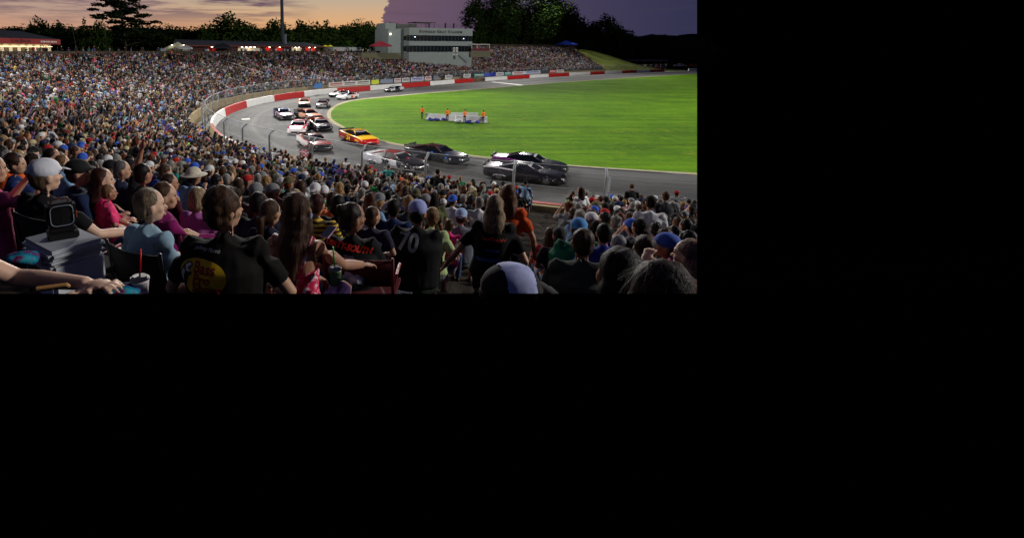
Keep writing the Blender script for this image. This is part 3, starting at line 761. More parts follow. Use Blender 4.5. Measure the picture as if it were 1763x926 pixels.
def livery(name, L, seed):
    m = bpy.data.materials.new(name); m.use_nodes = True; t = NT(m.node_tree); b = t.n['Principled BSDF']
    tc = t.new('ShaderNodeTexCoord'); s = t.new('ShaderNodeSeparateXYZ'); t.c(tc.outputs['Object'], s); x, y, z = s.outputs
    sn = t.new('ShaderNodeSeparateXYZ'); t.c(tc.outputs['Normal'], sn)
    top = t.math('GREATER_THAN', sn.outputs[2], .55)
    wob = t.math('MULTIPLY', t.math('SUBTRACT', t.noise(tc.outputs['Object'], 1.6, 2, .5), .5), L.get('wob', .8))
    yy = t.math('ADD', y, wob); zz = t.math('ADD', z, wob)
    def st(f, c, base): return t.mix(f, base, lin(c))
    side = st(t.math('GREATER_THAN', yy, .85), L['fender'], lin(L['door']))
    side = st(t.math('LESS_THAN', yy, -.75), L['rear'], side)
    side = st(t.math('LESS_THAN', zz, .34), L['low'], side)
    side = st(t.math('GREATER_THAN', y, 2.12), L.get('nose', K_), side)
    # small sponsor patches along the side
    mp = t.new('ShaderNodeMapping'); mp.inputs['Location'].default_value = (0, seed * 3.1, seed * 1.7); mp.inputs['Scale'].default_value = (.2, 3.4, 7); t.c(tc.outputs['Object'], mp)
    vo = t.new('ShaderNodeTexVoronoi'); vo.inputs['Scale'].default_value = 1.0; vo.distance = 'CHEBYCHEV'; t.c(mp, vo)
    pm = t.math('MULTIPLY', t.math('LESS_THAN', vo.outputs['Distance'], .30), t.math('GREATER_THAN', t.noise(mp.outputs[0], .9, 1), .52))
    side = t.mix(t.math('MULTIPLY', pm, .85), side, lin(L.get('patch', (200, 200, 205))))
    hood = lin(L['hood'])
    mp2 = t.new('ShaderNodeMapping'); mp2.inputs['Location'].default_value = (seed, 0, 0); mp2.inputs['Scale'].default_value = (1.5, 1.9, .1); t.c(tc.outputs['Object'], mp2)
    vo2 = t.new('ShaderNodeTexVoronoi'); vo2.inputs['Scale'].default_value = 1.0; t.c(mp2, vo2)
    hc = t.mix(t.math('LESS_THAN', vo2.outputs['Distance'], .26), hood, lin(L.get('logo', L['hood'])))
    hc = t.mix(t.math('MULTIPLY', t.math('LESS_THAN', vo2.outputs['Distance'], .10), 1), hc, lin(L.get('patch', L['hood'])))
    tp = t.mix(t.math('LESS_THAN', y, -.5), hc, lin(L['deck']))
    tp = t.mix(t.math('GREATER_THAN', y, 2.2), tp, lin(L.get('nose', K_)))
    col = t.mix(top, side, tp)
    col = t.mix(t.math('GREATER_THAN', z, 1.1), col, lin(L['roof']))
    dirt = t.noise(tc.outputs['Object'], 3, 5, .7)
    col = t.mix(t.math('MULTIPLY', t.math('SUBTRACT', dirt, .55), .4, clamp=True), col, lin((70, 66, 62)))
    t.c(col, b, 'Base Color'); b.inputs['Roughness'].default_value = .24; b.inputs['Specular IOR Level'].default_value = .4; b.inputs['Coat Weight'].default_value = .1; b.inputs['Coat Roughness'].default_value = .12
    return m
K_, W_, RD, OR, NV_, GR = (14, 14, 18), (222, 222, 224), (190, 26, 26), (232, 84, 22), (18, 24, 56), (150, 150, 156)
CARS = [  # u, v on the ground, yaw tweak, label, livery, number
    (488, 203, 14, 'dark navy stock car with pale roof and pinkish bonnet, alone on the outside lane', dict(hood=(176, 140, 156), logo=(200, 190, 200), roof=(150, 160, 200), deck=(60, 66, 110), door=(18, 20, 40), fender=(16, 18, 34), rear=(24, 34, 90), low=K_), '7'),
    (524, 182.5, 20, 'orange and white stock car running beside a black one at the entry of the bend', dict(hood=(230, 190, 170), logo=OR, roof=(224, 84, 36), deck=OR, door=OR, fender=W_, rear=OR, low=K_), None),
    (556, 184.5, 12, 'black stock car with red roof and white flank on the inside of the orange one', dict(hood=(60, 18, 22), logo=(150, 30, 34), roof=(96, 24, 26), deck=K_, door=W_, fender=K_, rear=(30, 30, 44), low=K_), None),
    (583, 166.5, 8, 'white and black stock car half hidden behind the white one with the orange number', dict(hood=W_, logo=(80, 30, 36), roof=(190, 60, 50), deck=K_, door=K_, fender=W_, rear=K_, low=K_), None),
    (598, 170.5, -2, 'white stock car with orange number panel and dark blue roof stripe', dict(nose=W_, hood=W_, roof=(34, 46, 96), deck=OR, door=W_, fender=W_, rear=W_, low=W_, patch=W_), 'o'),
    (678, 158, 4, 'black and white stock car farthest away, alone on the far straight', dict(hood=(60, 60, 64), logo=W_, roof=(30, 30, 32), deck=W_, door=K_, fender=W_, rear=(190, 190, 196), low=K_), None),
    (531, 204.5, 26, 'stock car with orange roof and tall black spoiler in the middle of the pack', dict(hood=(226, 150, 120), logo=W_, roof=(230, 120, 70), deck=K_, door=(200, 150, 120), fender=(40, 28, 26), rear=K_, low=K_), None),
    (515, 226, -20, 'white stock car with red and blue bonnet on the outside of the pack', dict(nose=(220, 214, 216), hood=(206, 40, 50), logo=(60, 60, 160), roof=(206, 90, 110), deck=W_, door=(90, 40, 66), fender=W_, rear=W_, low=(230, 225, 230), wob=.3), None),
    (551, 222, 0, 'black stock car with orange roof edge and white badge on the bonnet, inside lane', dict(hood=(40, 20, 26), logo=W_, roof=(190, 60, 44), deck=(230, 110, 60), door=K_, fender=(24, 20, 26), rear=OR, low=K_), None),
    (541, 254, -8, 'black, white and red stock car nearest the catch fence in the bend', dict(hood=(130, 24, 26), logo=(210, 50, 40), roof=(120, 50, 52), deck=(230, 150, 130), door=(215, 205, 205), fender=K_, rear=W_, low=(90, 24, 24)), None),
    (617, 245, -4, 'bright yellow and red stock car on the inside of the bend exit', dict(nose=(196, 26, 26), hood=(246, 196, 10), roof=(240, 180, 20), deck=(220, 190, 120), door=(110, 14, 18), fender=(186, 24, 24), rear=(130, 30, 26), low=(120, 16, 18), patch=(150, 24, 20), logo=(246, 196, 10), wob=.3), 'y'),
    (680, 287, -2, 'white sided stock car with red roof, black bonnet and black door number', dict(hood=(20, 20, 26), logo=(190, 30, 40), roof=(190, 52, 44), deck=W_, door=(205, 205, 214), fender=(18, 20, 26), rear=(190, 190, 205), low=(170, 170, 180), patch=W_, wob=.3), '38'),
    (751, 275, 0, 'black stock car with orange roof streak and blue bonnet marks, inside lane', dict(hood=(16, 20, 36), logo=(50, 120, 220), roof=(86, 40, 30), deck=(44, 26, 30), door=K_, fender=(18, 22, 34), rear=(20, 20, 28), low=K_, patch=(60, 66, 80)), None),
    (910, 292.5, 0, 'black stock car with purple tail on the inside of the leading car', dict(hood=(20, 20, 26), logo=K_, roof=(34, 26, 40), deck=(110, 50, 110), door=(20, 18, 26), fender=(16, 16, 24), rear=(84, 40, 84), low=K_, patch=(90, 90, 100)), None),
    (902, 310, 0, 'leading black stock car with silver roof and tail', dict(hood=(18, 18, 26), logo=(34, 34, 60), roof=(150, 146, 156), deck=(206, 200, 206), door=(18, 18, 24), fender=(16, 18, 28), rear=(34, 34, 44), low=K_, patch=(90, 90, 104)), None),
]
CD = car_parts()
M_BAN = mat('banner_white', (176, 178, 184), .4, var=.3, scale=9); M_BAN2 = mat('banner_dark', (40, 42, 60), .4, var=.3, scale=9)
M_TYRE = mat('tyre_rubber', (16, 16, 17), .8); M_RIM = mat('painted_rim', (120, 120, 122), .4, metal=.4); M_CGL = mat('dark_car_glass', (12, 14, 18), .08, var=0, spec=.8)
M_BLK = mat('black_plastic', (12, 12, 13), .5, var=0); M_LAMP = mat('headlight_decal', (150, 156, 164), .2, var=0)
for i, (u, v, dy, lab, L, num) in enumerate(CARS):
    p = G(u, v, 0); d2 = ((WL - np.array([p.x, p.y])) ** 2).sum(1); q = WQ[int(d2.argmin())]
    tg = (wp(q - 2) - wp(q + 2)).normalized(); rz = math.atan2(-tg.x, tg.y) + R(dy)
    c = empty('stock_car', (p.x, p.y, .012), rz, lab, 'race car', 'stock cars racing round the bend'); c.scale = (1.0, 1.04, .90)
    lm = livery('livery', L, i + 1)
    for nme, me in CD.items():
        if nme in ('tyre', 'rim'): continue
        mm = lm if nme in ('body', 'roof') else (M_BAN if i % 3 else M_BAN2) if 'banner' in nme else M_CGL if ('window' in nme) or nme == 'windscreen' else M_LAMP if 'head' in nme else M_BLK
        me2 = me.copy() if nme in ('body', 'roof') else me
        if 'banner' in nme: me2 = me.copy()
        elif nme not in ('body', 'roof') and me.materials: mm = None
        o = obj(nme.rstrip('_'), me2, mm, c, smooth=nme not in ('spoiler', 'grille', 'side_window', 'side_window_'))
    for s in (-1, 1):
        for y in (-1.42, 1.46):
            wo = bpy.data.objects.new('wheel', CD['tyre']); C.objects.link(wo); wo.parent = c; wo.location = (s * .85, y, .335); wo.rotation_euler = (0, 0, 0 if s > 0 else math.pi)
            if not CD['tyre'].materials: CD['tyre'].materials.append(M_TYRE); CD['rim'].materials.append(M_RIM)
            ro = bpy.data.objects.new('rim', CD['rim']); C.objects.link(ro); ro.parent = wo
    if num:
        s_ = {'o': '', 'y': '', }.get(num, num)
        mc = mat('number_black', (16, 16, 18), .5, var=0) if num == '38' else mat('number_white', (225, 225, 225), .5, var=0)
        if num == 'o':
            for s in (-1, 1): obj('number_panel', B(((s * .965 - .012, -.5, .28), (s * .965 + .012, .2, .74)), bevel=.005), mat('orange_panel', (240, 90, 20), .5), c)
        if num == 'y': s_ = '24'; mc = mat('number_gold', (214, 176, 40), .5, var=0)
        if s_:
            for s in (-1, 1):
                mt = Matrix.Translation((s * .993, -.22, .50)) @ Matrix.Rotation(R(90 * s), 4, 'Z') @ Matrix.Rotation(R(90), 4, 'X')
                obj('door_number', text_mesh(s_, .62, mt, .006, shear=.15, bold=.02, sx=1.15), mc, c, smooth=False)
# ------------------------------------------------------------------ marshals, barriers and gear on the infield
M_BAR = mat('barrier_concrete', (186, 188, 192), .8, var=.12, scale=2, bump=.2)
def jersey(u0, v0, u1, v1, lab):
    a, b = G(u0, v0), G(u1, v1); L = (b - a).length; c = (a + b) / 2; rz = math.atan2(b.y - a.y, b.x - a.x); n = max(1, round(L / 3.0))
    o = empty('jersey_barrier', c, rz, lab, 'barrier', 'concrete barriers parked on the infield')
    for k in range(n):
        x0 = -L / 2 + L * k / n + .02; x1 = -L / 2 + L * (k + 1) / n - .02; prof = [(-.32, 0), (-.30, .08), (-.16, .27), (-.10, .74), (.10, .74), (.16, .30), (.30, .08), (.32, 0)]
        vv = [(x, p[0], p[1]) for x in (x0, x1) for p in prof]; ff = [(j, (j + 1) % 8, 8 + (j + 1) % 8, 8 + j) for j in range(8)] + [tuple(range(8))[::-1], tuple(range(8, 16))]
        obj('barrier_block', pydata(vv, ff), M_BAR, o, smooth=False)
    return o
jersey(733, 205, 784, 208.5, 'pale concrete barrier run at the left, behind the blue gear')
jersey(776, 204, 823, 204.5, 'pale concrete barrier run standing behind the others')
jersey(786, 209.5, 839, 211.5, 'pale concrete barrier run nearest the camera, with a tapered end at the right')
def heap(u, v, L, lab):
    p = G(u, v); bm = bmesh.new()
    for k in range(7): ell(bm, (rng.uniform(-L, L), rng.uniform(-.25, .25), rng.uniform(.12, .22)), (rng.uniform(.2, .4), .2, rng.uniform(.12, .25)), Matrix.Rotation(rng.random(), 3, 'Z'))
    me = remeshed(bm, .05, 1); o = obj('folded_tarpaulin', me, mat('blue_tarp', (38, 44, 130), .6, var=.4, scale=4), label=lab, cat='tarpaulin', group='blue tarpaulins by the barriers'); o.location = p
heap(751, 208.6, .95, 'crumpled blue tarpaulin at the left barrier'); heap(812, 212.6, .7, 'crumpled blue tarpaulin by the nearest barrier between two marshals')
p = G(790, 211.6); bm = bmesh.new(); ell(bm, (0, 0, .25), (.4, .25, .25)); tube(bm, [(.3, 0, .3), (.7, 0, .55)], .03, n=6); tube(bm, [(-.3, .2, .16), (-.3, -.2, .16)], .16, n=14)
o = obj('hand_cart', bm, mat('cart_grey', (200, 200, 205), .5)); o.location = p; tag(o, 'small pale hand cart beside the third marshal', 'cart')
M_HV = mat('orange_vest', (240, 110, 20), .8); M_DK = mat('dark_trousers', (26, 28, 38), .9); M_SK = cmat('skin', SKINS[0], .6); M_HAIRD = cmat('hair', HAIRS[0])
for u, v, ps, yaw, lab in [(726.5, 205.5, 'down', -30, 'marshal in orange vest standing alone left of the barriers'), (770, 209.6, 'hip', 10, 'marshal in orange vest with hands on hips in front of the left barrier'),
                           (799.5, 212.2, 'cross', 200, 'marshal in orange and dark vest standing by the hand cart'), (831.5, 213.6, 'hip', 20, 'marshal in orange vest farthest right, at the barrier end')]:
    J = joints(ps, stand=True, arm=['down', ps]); P_ = figure(J, lod=2, hair='short', sleeve='short', hat='front' if u == 799.5 else None)
    o = empty('person', G(u, v), R(yaw), lab, 'person', 'track marshals on the infield'); o.scale = (.94,) * 3
    for kx, bm in P_.items():
        me = remeshed(bm, .022, 1); obj(kx, me, {'body': M_SK, 'shirt': M_HV, 'trousers': M_DK, 'shoe': M_BLK, 'hair': M_HAIRD, 'cap': M_BLK}[kx], o)
# ------------------------------------------------------------------ catch fence
def mesh_mat():
    m = bpy.data.materials.new('chain_link_wire'); m.use_nodes = True; t = NT(m.node_tree); b = t.n['Principled BSDF']
    b.inputs['Base Color'].default_value = lin((120, 122, 126)); b.inputs['Metallic'].default_value = .6; b.inputs['Roughness'].default_value = .45
    tc = t.new('ShaderNodeTexCoord'); s = t.new('ShaderNodeSeparateXYZ'); t.c(tc.outputs['UV'], s); a, c, _ = s.outputs
    def ln(e): return t.math('LESS_THAN', t.math('ABSOLUTE', t.math('SUBTRACT', t.math('FRACT', e), .5)), .05)
    e1 = t.math('MULTIPLY', t.math('ADD', a, c), 9.0); e2 = t.math('MULTIPLY', t.math('SUBTRACT', a, c), 9.0)
    al = t.math('MAXIMUM', ln(e1), ln(e2)); t.c(al, b, 'Alpha'); return m
M_GALV = mat('galvanised_steel', (134, 137, 142), .62, metal=.25, var=.12, scale=6)
M_LINK = mesh_mat()
def qpost(us, z=1.1): return [q_at(u, 1.25, z, 0, 75) for u in us]
near_q = qpost([1212, 1038, 875, 736, 622, 535, 466.5, 417, 386, 366, 354])
q = near_q[-1]; far_q = []
while q < q_end + 40: q += 3.6; far_q.append(q)
fence = empty('catch_fence', wp(near_q[3], 1.25, 0), 0, 'tall wire catch fence on steel posts round the outside of the track', 'fence')
fo = Vector(fence.location)
def F(q, s, z): return wp(q, s, z) - fo
FH = 3.05
for k, q in enumerate(near_q + far_q):
    n = (wp(q, -1) - wp(q, 0)).normalized(); b = wp(q, 1.25, 0) - fo
    if pix(wp(q, 1.25, 2))[0] > 1198: continue
    bm = bmesh.new(); r = .068
    tube(bm, [b, b + V(0, 0, FH - .25), b + V(0, 0, FH - .12) + n * .05, b + n * .42 + V(0, 0, FH + .12)], r, n=8)
    box(bm, (-.12, -.12, 0), (.12, .12, .03), Matrix.Translation(b))
    if k == 1: tube(bm, [b + V(.16, .03, 0), b + V(.16, .03, FH - .2)], r * .8, n=8)
    if len(fence.children) < 96: obj('fence_post', bm, M_GALV, fence)
    else: bm.free()
qa = np.arange(near_q[0] if near_q[0] > 0 else 0, q_end + 40, .8)
for nm, s, z, r in (('top_rail', .86, FH + .10, .028), ('middle_rail', 1.2, FH * .70, .02), ('middle_rail', 1.2, FH * .36, .012), ('bottom_rail', 1.2, .12, .02)):
    bm = bmesh.new(); pts = [F(q, s, z) for q in qa if pix(wp(q, s, z))[0] < 1199]; tube(bm, pts, r, n=5); obj(nm, bm, M_GALV, fence)
v = []; f = []; uv = []
for q in qa: v += [F(q, 1.19, .1), F(q, 1.19, FH - .22), F(q, .86, FH + .08)]; uv += [(q, .1), (q, FH - .22), (q, FH + .2)]
for k in range(len(qa) - 1):
    for j in range(2): f.append((3 * k + j, 3 * k + 3 + j, 3 * k + 4 + j, 3 * k + 1 + j))
me = pydata(v, f); u_ = me.uv_layers.new(name='UVMap')
for l in me.loops: u_.data[l.index].uv = uv[l.vertex_index]
clip_mesh(me, mw=Matrix.Translation(fo)); obj('wire_mesh', me, M_LINK, fence, smooth=False)
# advertising banners on the far fence
ban = [(541, 555, (60, 110, 170), 0), (567, 590, (200, 196, 190), 1), (592, 612, (206, 206, 206), 2), (614, 637, (210, 212, 206), 2), (639, 652, (190, 200, 60), 0), (654, 676, (120, 130, 150), 0), (678.5, 691, (216, 214, 214), 1), (692.5, 705, (220, 220, 222), 2), (707, 730, (196, 196, 214), 3),
       (731, 743, (214, 200, 200), 1), (745.5, 755, (110, 118, 130), 0), (766, 778, (216, 216, 216), 2), (798, 810, (210, 216, 214), 2), (816, 833, (50, 110, 104), 4), (834, 843, (66, 80, 170), 0), (844, 853, (40, 60, 160), 3), (855, 867, (222, 222, 226), 2), (869, 880, (20, 120, 112), 4), (881.5, 903, (216, 216, 220), 1), (903.5, 930, (200, 204, 214), 3), (931, 944.5, (70, 76, 84), 0), (946, 957, (200, 50, 60), 5), (958, 970, (222, 222, 222), 1)]
bn_ = {0: 'no readable words', 1: 'red and dark lettering', 2: 'small dark lettering', 3: 'blue lettering', 4: 'white lettering', 5: 'white lettering'}
for i, (u0, u1, c, kd) in enumerate(ban):
    a, b = q_at(u0, 1.1, 1.9, 75), q_at(u1, 1.1, 1.9, 75)
    if b - a < .5: b = a + 1
    hb = .95; z0 = 1.25
    vv = []; ff = []; ns = 5
    for k in range(ns + 1):
        q = a + (b - a) * k / ns
        for (s, z) in ((1.10, z0), (1.10, z0 + hb), (1.07, z0 + hb), (1.07, z0)): vv.append(wp(q, s, z))
    for k in range(ns):
        for j in range(4): ff.append((4 * k + j, 4 * k + (j + 1) % 4, 4 * k + 4 + (j + 1) % 4, 4 * k + 4 + j))
    ff += [(0, 1, 2, 3), (4 * ns + 3, 4 * ns + 2, 4 * ns + 1, 4 * ns)]
    place = 'left of the far pit gate' if u0 < 812 else 'right of the far pit gate'
    nth = ['first', 'second', 'third', 'fourth', 'fifth', 'sixth', 'seventh', 'eighth', 'ninth', 'tenth', 'eleventh', 'twelfth', 'thirteenth'][(i if u0 < 812 else i - 13)]
    cn = 'white' if min(c) > 185 else 'grey' if max(c) - min(c) < 40 else 'yellow' if c[0] > 180 and c[1] > 180 else 'red' if c[0] > 180 else 'blue' if c[2] > 120 and c[1] < 120 else 'teal'
    o = obj('banner', pydata(vv, ff), mat('vinyl_%d' % i, c, .6, var=.05), label=f'{cn} advertising banner, {nth} from the left {"on the bend fence" if u0 < 812 else "on the fence past the gate"}', cat='banner', group='advertising banners along the fence', smooth=False)
    # rows of small print blocks
    L = (wp(b) - wp(a)).length; mid = wp((a + b) / 2, 1.05, z0 + hb / 2); tn = (wp(b, 1.05) - wp(a, 1.05)).normalized(); nn = V(-tn.y, tn.x, 0)
    if kd:
        ink = {1: (150, 30, 34), 2: (40, 40, 44), 3: (40, 60, 150), 4: (220, 224, 222), 5: (230, 226, 226)}[kd]
        X_ = -tn if nn.dot(wp(a, -1) - wp(a)) < 0 else tn
        bm = bmesh.new(); r_ = random.Random(i); fwd = (wp(a, -1) - wp(a)).normalized()
        for line, hh in ((.16, .26), (-.2, .12)):
            x = -L * .4
            while x < L * .4:
                wd = r_.uniform(.12, .3); p0 = mid + tn * x + V(0, 0, line) + fwd * .03; mt = Matrix.Translation(p0) @ Matrix((tn, V(0, 0, 1), fwd)).transposed().to_4x4(); box(bm, (0, -hh / 2, -.004), (wd, hh / 2, .004), mt); x += wd + .08
        obj('printed_lettering', bm, mat('ink_%d' % kd, ink, .6, var=0), o, smooth=False)
# pit gate with stacked gear, between the two wall runs
p = wp(q_at(826, .4, .5, 60), .5, 0); g = empty('pit_gate', p, 0, 'steel mesh gate in the wall gap on the far straight, gear piled behind it', 'gate')
qg0, qg1 = q_at(816.5, .3, .5, 60), q_at(834.5, .3, .5, 60); gl = wp(qg1, .25) - wp(qg0, .25)
bm = bmesh.new()
for t_ in (0, .5, 1): tube(bm, [wp(qg0, .25) + gl * t_ - p, wp(qg0, .25) + gl * t_ - p + V(0, 0, 1.5)], .05, n=6)
for z in (.3, .8, 1.3, 1.5): tube(bm, [wp(qg0, .25, z) - p, wp(qg1, .25, z) - p], .035, n=6)
obj('gate_frame', bm, M_GALV, g)
bm = bmesh.new(); r_ = random.Random(4)
for k in range(9): box(bm, (-.3, -.2, 0), (.3, .2, r_.uniform(.3, .8)), Matrix.Translation(gl * (k / 9) + wp(qg0, 1.0) - p) @ Matrix.Rotation(r_.random(), 4, 'Z'))
obj('gear_crate', bm, mat('gear_brown', (120, 84, 60), .8, var=.5, scale=2), g, smooth=False)

# ------------------------------------------------------------------ control tower
M_TW = mat('tower_concrete', (122, 130, 130), .8, var=.07, scale=.6, bump=.05); M_TWD = mat('tower_dark', (28, 32, 34), .5)
M_TGL = mat('tower_glass', (18, 24, 26), .12, var=.2, scale=1, spec=.8); M_LET = mat('sign_letters', (26, 30, 32), .5, var=0)
D0 = 156.0
# front facade runs along the far stand; its left end is nearer
a = P(704, 97, D0); b = P(812, 97, D0 + 9); ax = (b - a); ax.z = 0; LT = ax.length; ax.normalize(); ay = V(-ax.y, ax.x, 0)
zb = 5.9; px_m = D0 / FOC
tw = empty('control_tower', (a.x, a.y, zb), math.atan2(ax.y, ax.x), 'pale concrete three storey control tower with dark window bands above the far stand', 'building')
def zt(v, d=D0): return EYE + (P(704, v, d).z - EYE) - zb
ztop = zt(48); zs0 = zt(61); zg0 = zt(71); zm0 = zt(79); zg2 = zt(90); DT = 11.0
bm = bmesh.new()
box(bm, (0, 0, -3), (LT, DT, zg2)); box(bm, (0, 0, zm0), (LT, DT, zg0)); box(bm, (0, 0, zs0), (LT, DT, ztop))
box(bm, (.5, .9, zg2), (LT - .3, DT, zm0)); box(bm, (.5, .9, zg0), (LT - .3, DT, zs0)); box(bm, (-.0, 1.6, zg2 + .002), (.5, DT - .2, zm0 - .002)); box(bm, (0, 1.6, zg0 + .002), (.5, DT - .2, zs0 - .002))
obj('wall', bm, M_TW, tw, smooth=False)
for z0_, z1_ in ((zg2, zm0), (zg0, zs0)):
    bm = bmesh.new(); box(bm, (.1, .25, z0_ + .05), (LT - .1, .32, z1_ - .05)); wn = obj('window_band', bm, M_TGL, tw, smooth=False)
    bm = bmesh.new(); n = 18
    for k in range(n + 1): x = .1 + (LT - .2) * k / n; box(bm, (x - .05, .16, z0_), (x + .05, .25, z1_))
    obj('mullion', bm, M_TWD, wn, smooth=False)
    bm = bmesh.new(); box(bm, (-.10, .5, z0_ + .3), (-.004, 4.2, z1_ - .15)); obj('side_window', bm, M_TGL, tw, smooth=False)
obj('stair_tower', B(((-5.2, 3.2, -4), (-.004, DT + 1, ztop - .2)), ((-5.2, 5.2, ztop - .2), (-1.6, DT, zt(39)))), M_TW, tw, smooth=False)
obj('roof_cabin', B(((-1.5, 5, ztop), (5.5, 9.5, zt(40.5)))), M_TWD, tw, smooth=False)
bm = bmesh.new(); box(bm, (3.6, 2.5, zt(37.8)), (10.6, 7.5, zt(36.8)))
for x, y in ((3.8, 2.7), (10.3, 2.7), (3.8, 7.2), (10.3, 7.2), (7, 2.7)): tube(bm, [(x, y, ztop), (x, y, zt(37.8))], .07, n=6)
obj('roof_canopy', bm, M_TWD, tw, smooth=False)
bm = bmesh.new()
for z in (ztop + .5, ztop + 1.0): tube(bm, [(0, .2, z), (LT, .2, z)], .03, n=4)
for k in range(12): tube(bm, [(LT * k / 11, .2, ztop), (LT * k / 11, .2, ztop + 1.0)], .025, n=4)
obj('roof_rail', bm, M_TWD, tw, smooth=False)
for x in (7.4, 13.2, 16.2):
    bm = bmesh.new(); tube(bm, [(x, 1.2, ztop), (x, 1.2, ztop + 1.2)], [.2, .24], n=8); ell(bm, (x, 1.2, ztop + 1.35), (.3, .25, .3)); obj('antenna_dome', bm, M_TWD, tw)
def caps(s, big, small, mt):             # small capitals: first letters larger
    parts = []; x = 0
    for w_ in s.split(' '):
        for i_, ch in enumerate(w_):
            sz = big if i_ == 0 else small; me = text_mesh(ch, sz, Matrix(), .04, 'LEFT', bold=.035); co = [v.co for v in me.vertices]
            wd = max(c.x for c in co); mn = min(c.y for c in co); me.transform(Matrix.Translation((x, -mn, 0))); parts.append(me); x += wd + sz * .14
        x += big * .36
    bm = bmesh.new()
    for me in parts: me.transform(Matrix.Translation((-x / 2, 0, 0))); bm.from_mesh(me)
    bm.transform(mt); return bm, x
bm, wx = caps('BOWMAN GRAY STADIUM', 1.15, .86, Matrix())
k_ = (LT * .70) / wx; bm.transform(Matrix.Translation((LT * .50, -.06, (zs0 + ztop) / 2 - .50 + .12)) @ Matrix.Rotation(R(90), 4, 'X') @ Matrix.Diagonal((k_, 1.05, 1, 1)))
obj('lettering', bm, M_LET, tw, smooth=False)
# white framed doors, stairs and dark doorway on the front
xd = LT * .735; bm = bmesh.new()
for x0 in (xd - .75, xd + .35):
    for (c0, c1) in (((x0 - .35, -.08, zg2 - .9), (x0 - .22, -.0, zm0 - .5)), ((x0 + .22, -.08, zg2 - .9), (x0 + .35, -.0, zm0 - .5)), ((x0 - .22, -.08, zg2 - .9), (x0 + .22, -.0, zg2 - .7)), ((x0 - .22, -.08, zm0 - .7), (x0 + .22, -.0, zm0 - .5)), ((x0 - .22, -.08, zg2 + .2), (x0 + .22, -.0, zg2 + .35))): box(bm, c0, c1)
df = obj('door_frame', bm, mat('white_frame', (206, 210, 206), .6), tw, smooth=False)
obj('door_leaf', B(((xd - 1.0, -.03, zg2 - .75), (xd + .62, .02, zm0 - .6))), M_TWD, df, smooth=False)
obj('doorway', B(((xd - .9, -.04, zt(103)), (xd - .1, .01, zg2 - 1.1))), M_TWD, tw, smooth=False)
bm = bmesh.new()
for k in range(8): box(bm, (xd + .8 + k * .42, -1.0, zg2 - 1.0 - k * .33), (xd + 1.25 + k * .42, -.003, zg2 - .9 - k * .33))
tube(bm, [(xd + .8, -1.0, zg2 + .1), (xd + 4.2, -1.0, zg2 - 2.7)], .05, n=5); obj('stairs', bm, mat('stair_grey', (96, 104, 100), .8), tw, smooth=False)
ml = mat('lit_lamp', (255, 240, 210), .5, var=0, emit=(255, 236, 200), estr=14)
bm = bmesh.new(); ell(bm, (-4.6, 3.05, zt(59)), (.28, .12, .2)); obj('wall_lamp', bm, ml, tw)
for fx, fz in ((.09, .7), (.86, .5)): bm = bmesh.new(); ell(bm, (LT * fx, .16, zg0 + (zs0 - zg0) * fz), (.14, .05, .12)); obj('window_lamp', bm, mat('blue_white_lamp', (210, 225, 255), .5, var=0, emit=(200, 220, 255), estr=6), tw)
# tents and terraces beside the tower
def tent(name, u, v, d, w_, hgt, col, lab, poles=True):
    p = P(u, v, d); o = empty(name, p, .2, lab, 'tent'); h = hgt
    bm = bmesh.new(); n = 1; c = w_ / 2
    pk = [bm.verts.new((x * c * .12, y * c * .12, h + w_ * .22)) for x, y in ((-1, -1), (1, -1), (1, 1), (-1, 1))]; ev = [bm.verts.new((x * c, y * c, h)) for x, y in ((-1, -1), (1, -1), (1, 1), (-1, 1))]; lo = [bm.verts.new((x * c, y * c, h - .28)) for x, y in ((-1, -1), (1, -1), (1, 1), (-1, 1))]
    bm.faces.new(pk)
    for k in range(4): bm.faces.new((ev[k], ev[(k + 1) % 4], pk[(k + 1) % 4], pk[k])); bm.faces.new((lo[k], lo[(k + 1) % 4], ev[(k + 1) % 4], ev[k]))
    obj('canopy', bm, col, o, smooth=False)
    for x, y in ((-1, -1), (1, -1), (1, 1), (-1, 1)): bm = bmesh.new(); tube(bm, [(x * c * .96, y * c * .96, 0), (x * c * .96, y * c * .96, h)], .04, n=5); obj('pole', bm, M_GALV, o)
tent('canopy_tent', 655, 92, 148, 5.2, 2.1, mat('red_canvas', (130, 28, 44), .8), 'red pitched canopy tent on the terrace left of the control tower')
tent('canopy_tent', 975, 82, 226, 6.4, 1.3, mat('blue_canvas', (40, 70, 190), .8), 'blue canopy tent at the top right corner of the far seating')
for u, v, d, lab in ((560, 91, 152, 'yellow parasol left of its twin near the pale roofed stall'), (568.5, 91, 153, 'yellow parasol right of its twin near the pale roofed stall')):
    p = P(u, v, d); o = empty('parasol', p, 0, lab, 'parasol'); bm = bmesh.new(); tube(bm, [(0, 0, 1.7), (0, 0, 2.15)], [1.0, .05], n=10); obj('canopy', bm, mat('yellow_canvas', (206, 190, 40), .8), o, smooth=False); bm = bmesh.new(); tube(bm, [(0, 0, 0), (0, 0, 1.8)], .04, n=5); obj('pole', bm, M_GALV, o)
def slab(name, u0, u1, v0, v1, d0, d1, depth, m, lab, cat, kind=None, dz=0):
    a = P(u0, v1, d0); b = P(u1, v1, d1); h = P(u0, v0, d0).z - a.z; x = (b - a); x.z = 0; L = x.length
    o = obj(name, B(((0, 0, 0), (L, depth, h))), m, label=lab, cat=cat, smooth=False, kind=kind); o.location = a; o.rotation_euler = (0, 0, math.atan2(x.y, x.x)); return o, L, h
slab('terrace_wall', 622, 690, 91.5, 103, 148, 151, 5, mat('greenish_concrete', (92, 90, 72), .9), 'tan retaining wall under the red tent terrace', 'wall', 'thing')  # darker, greener concrete than the stand walls
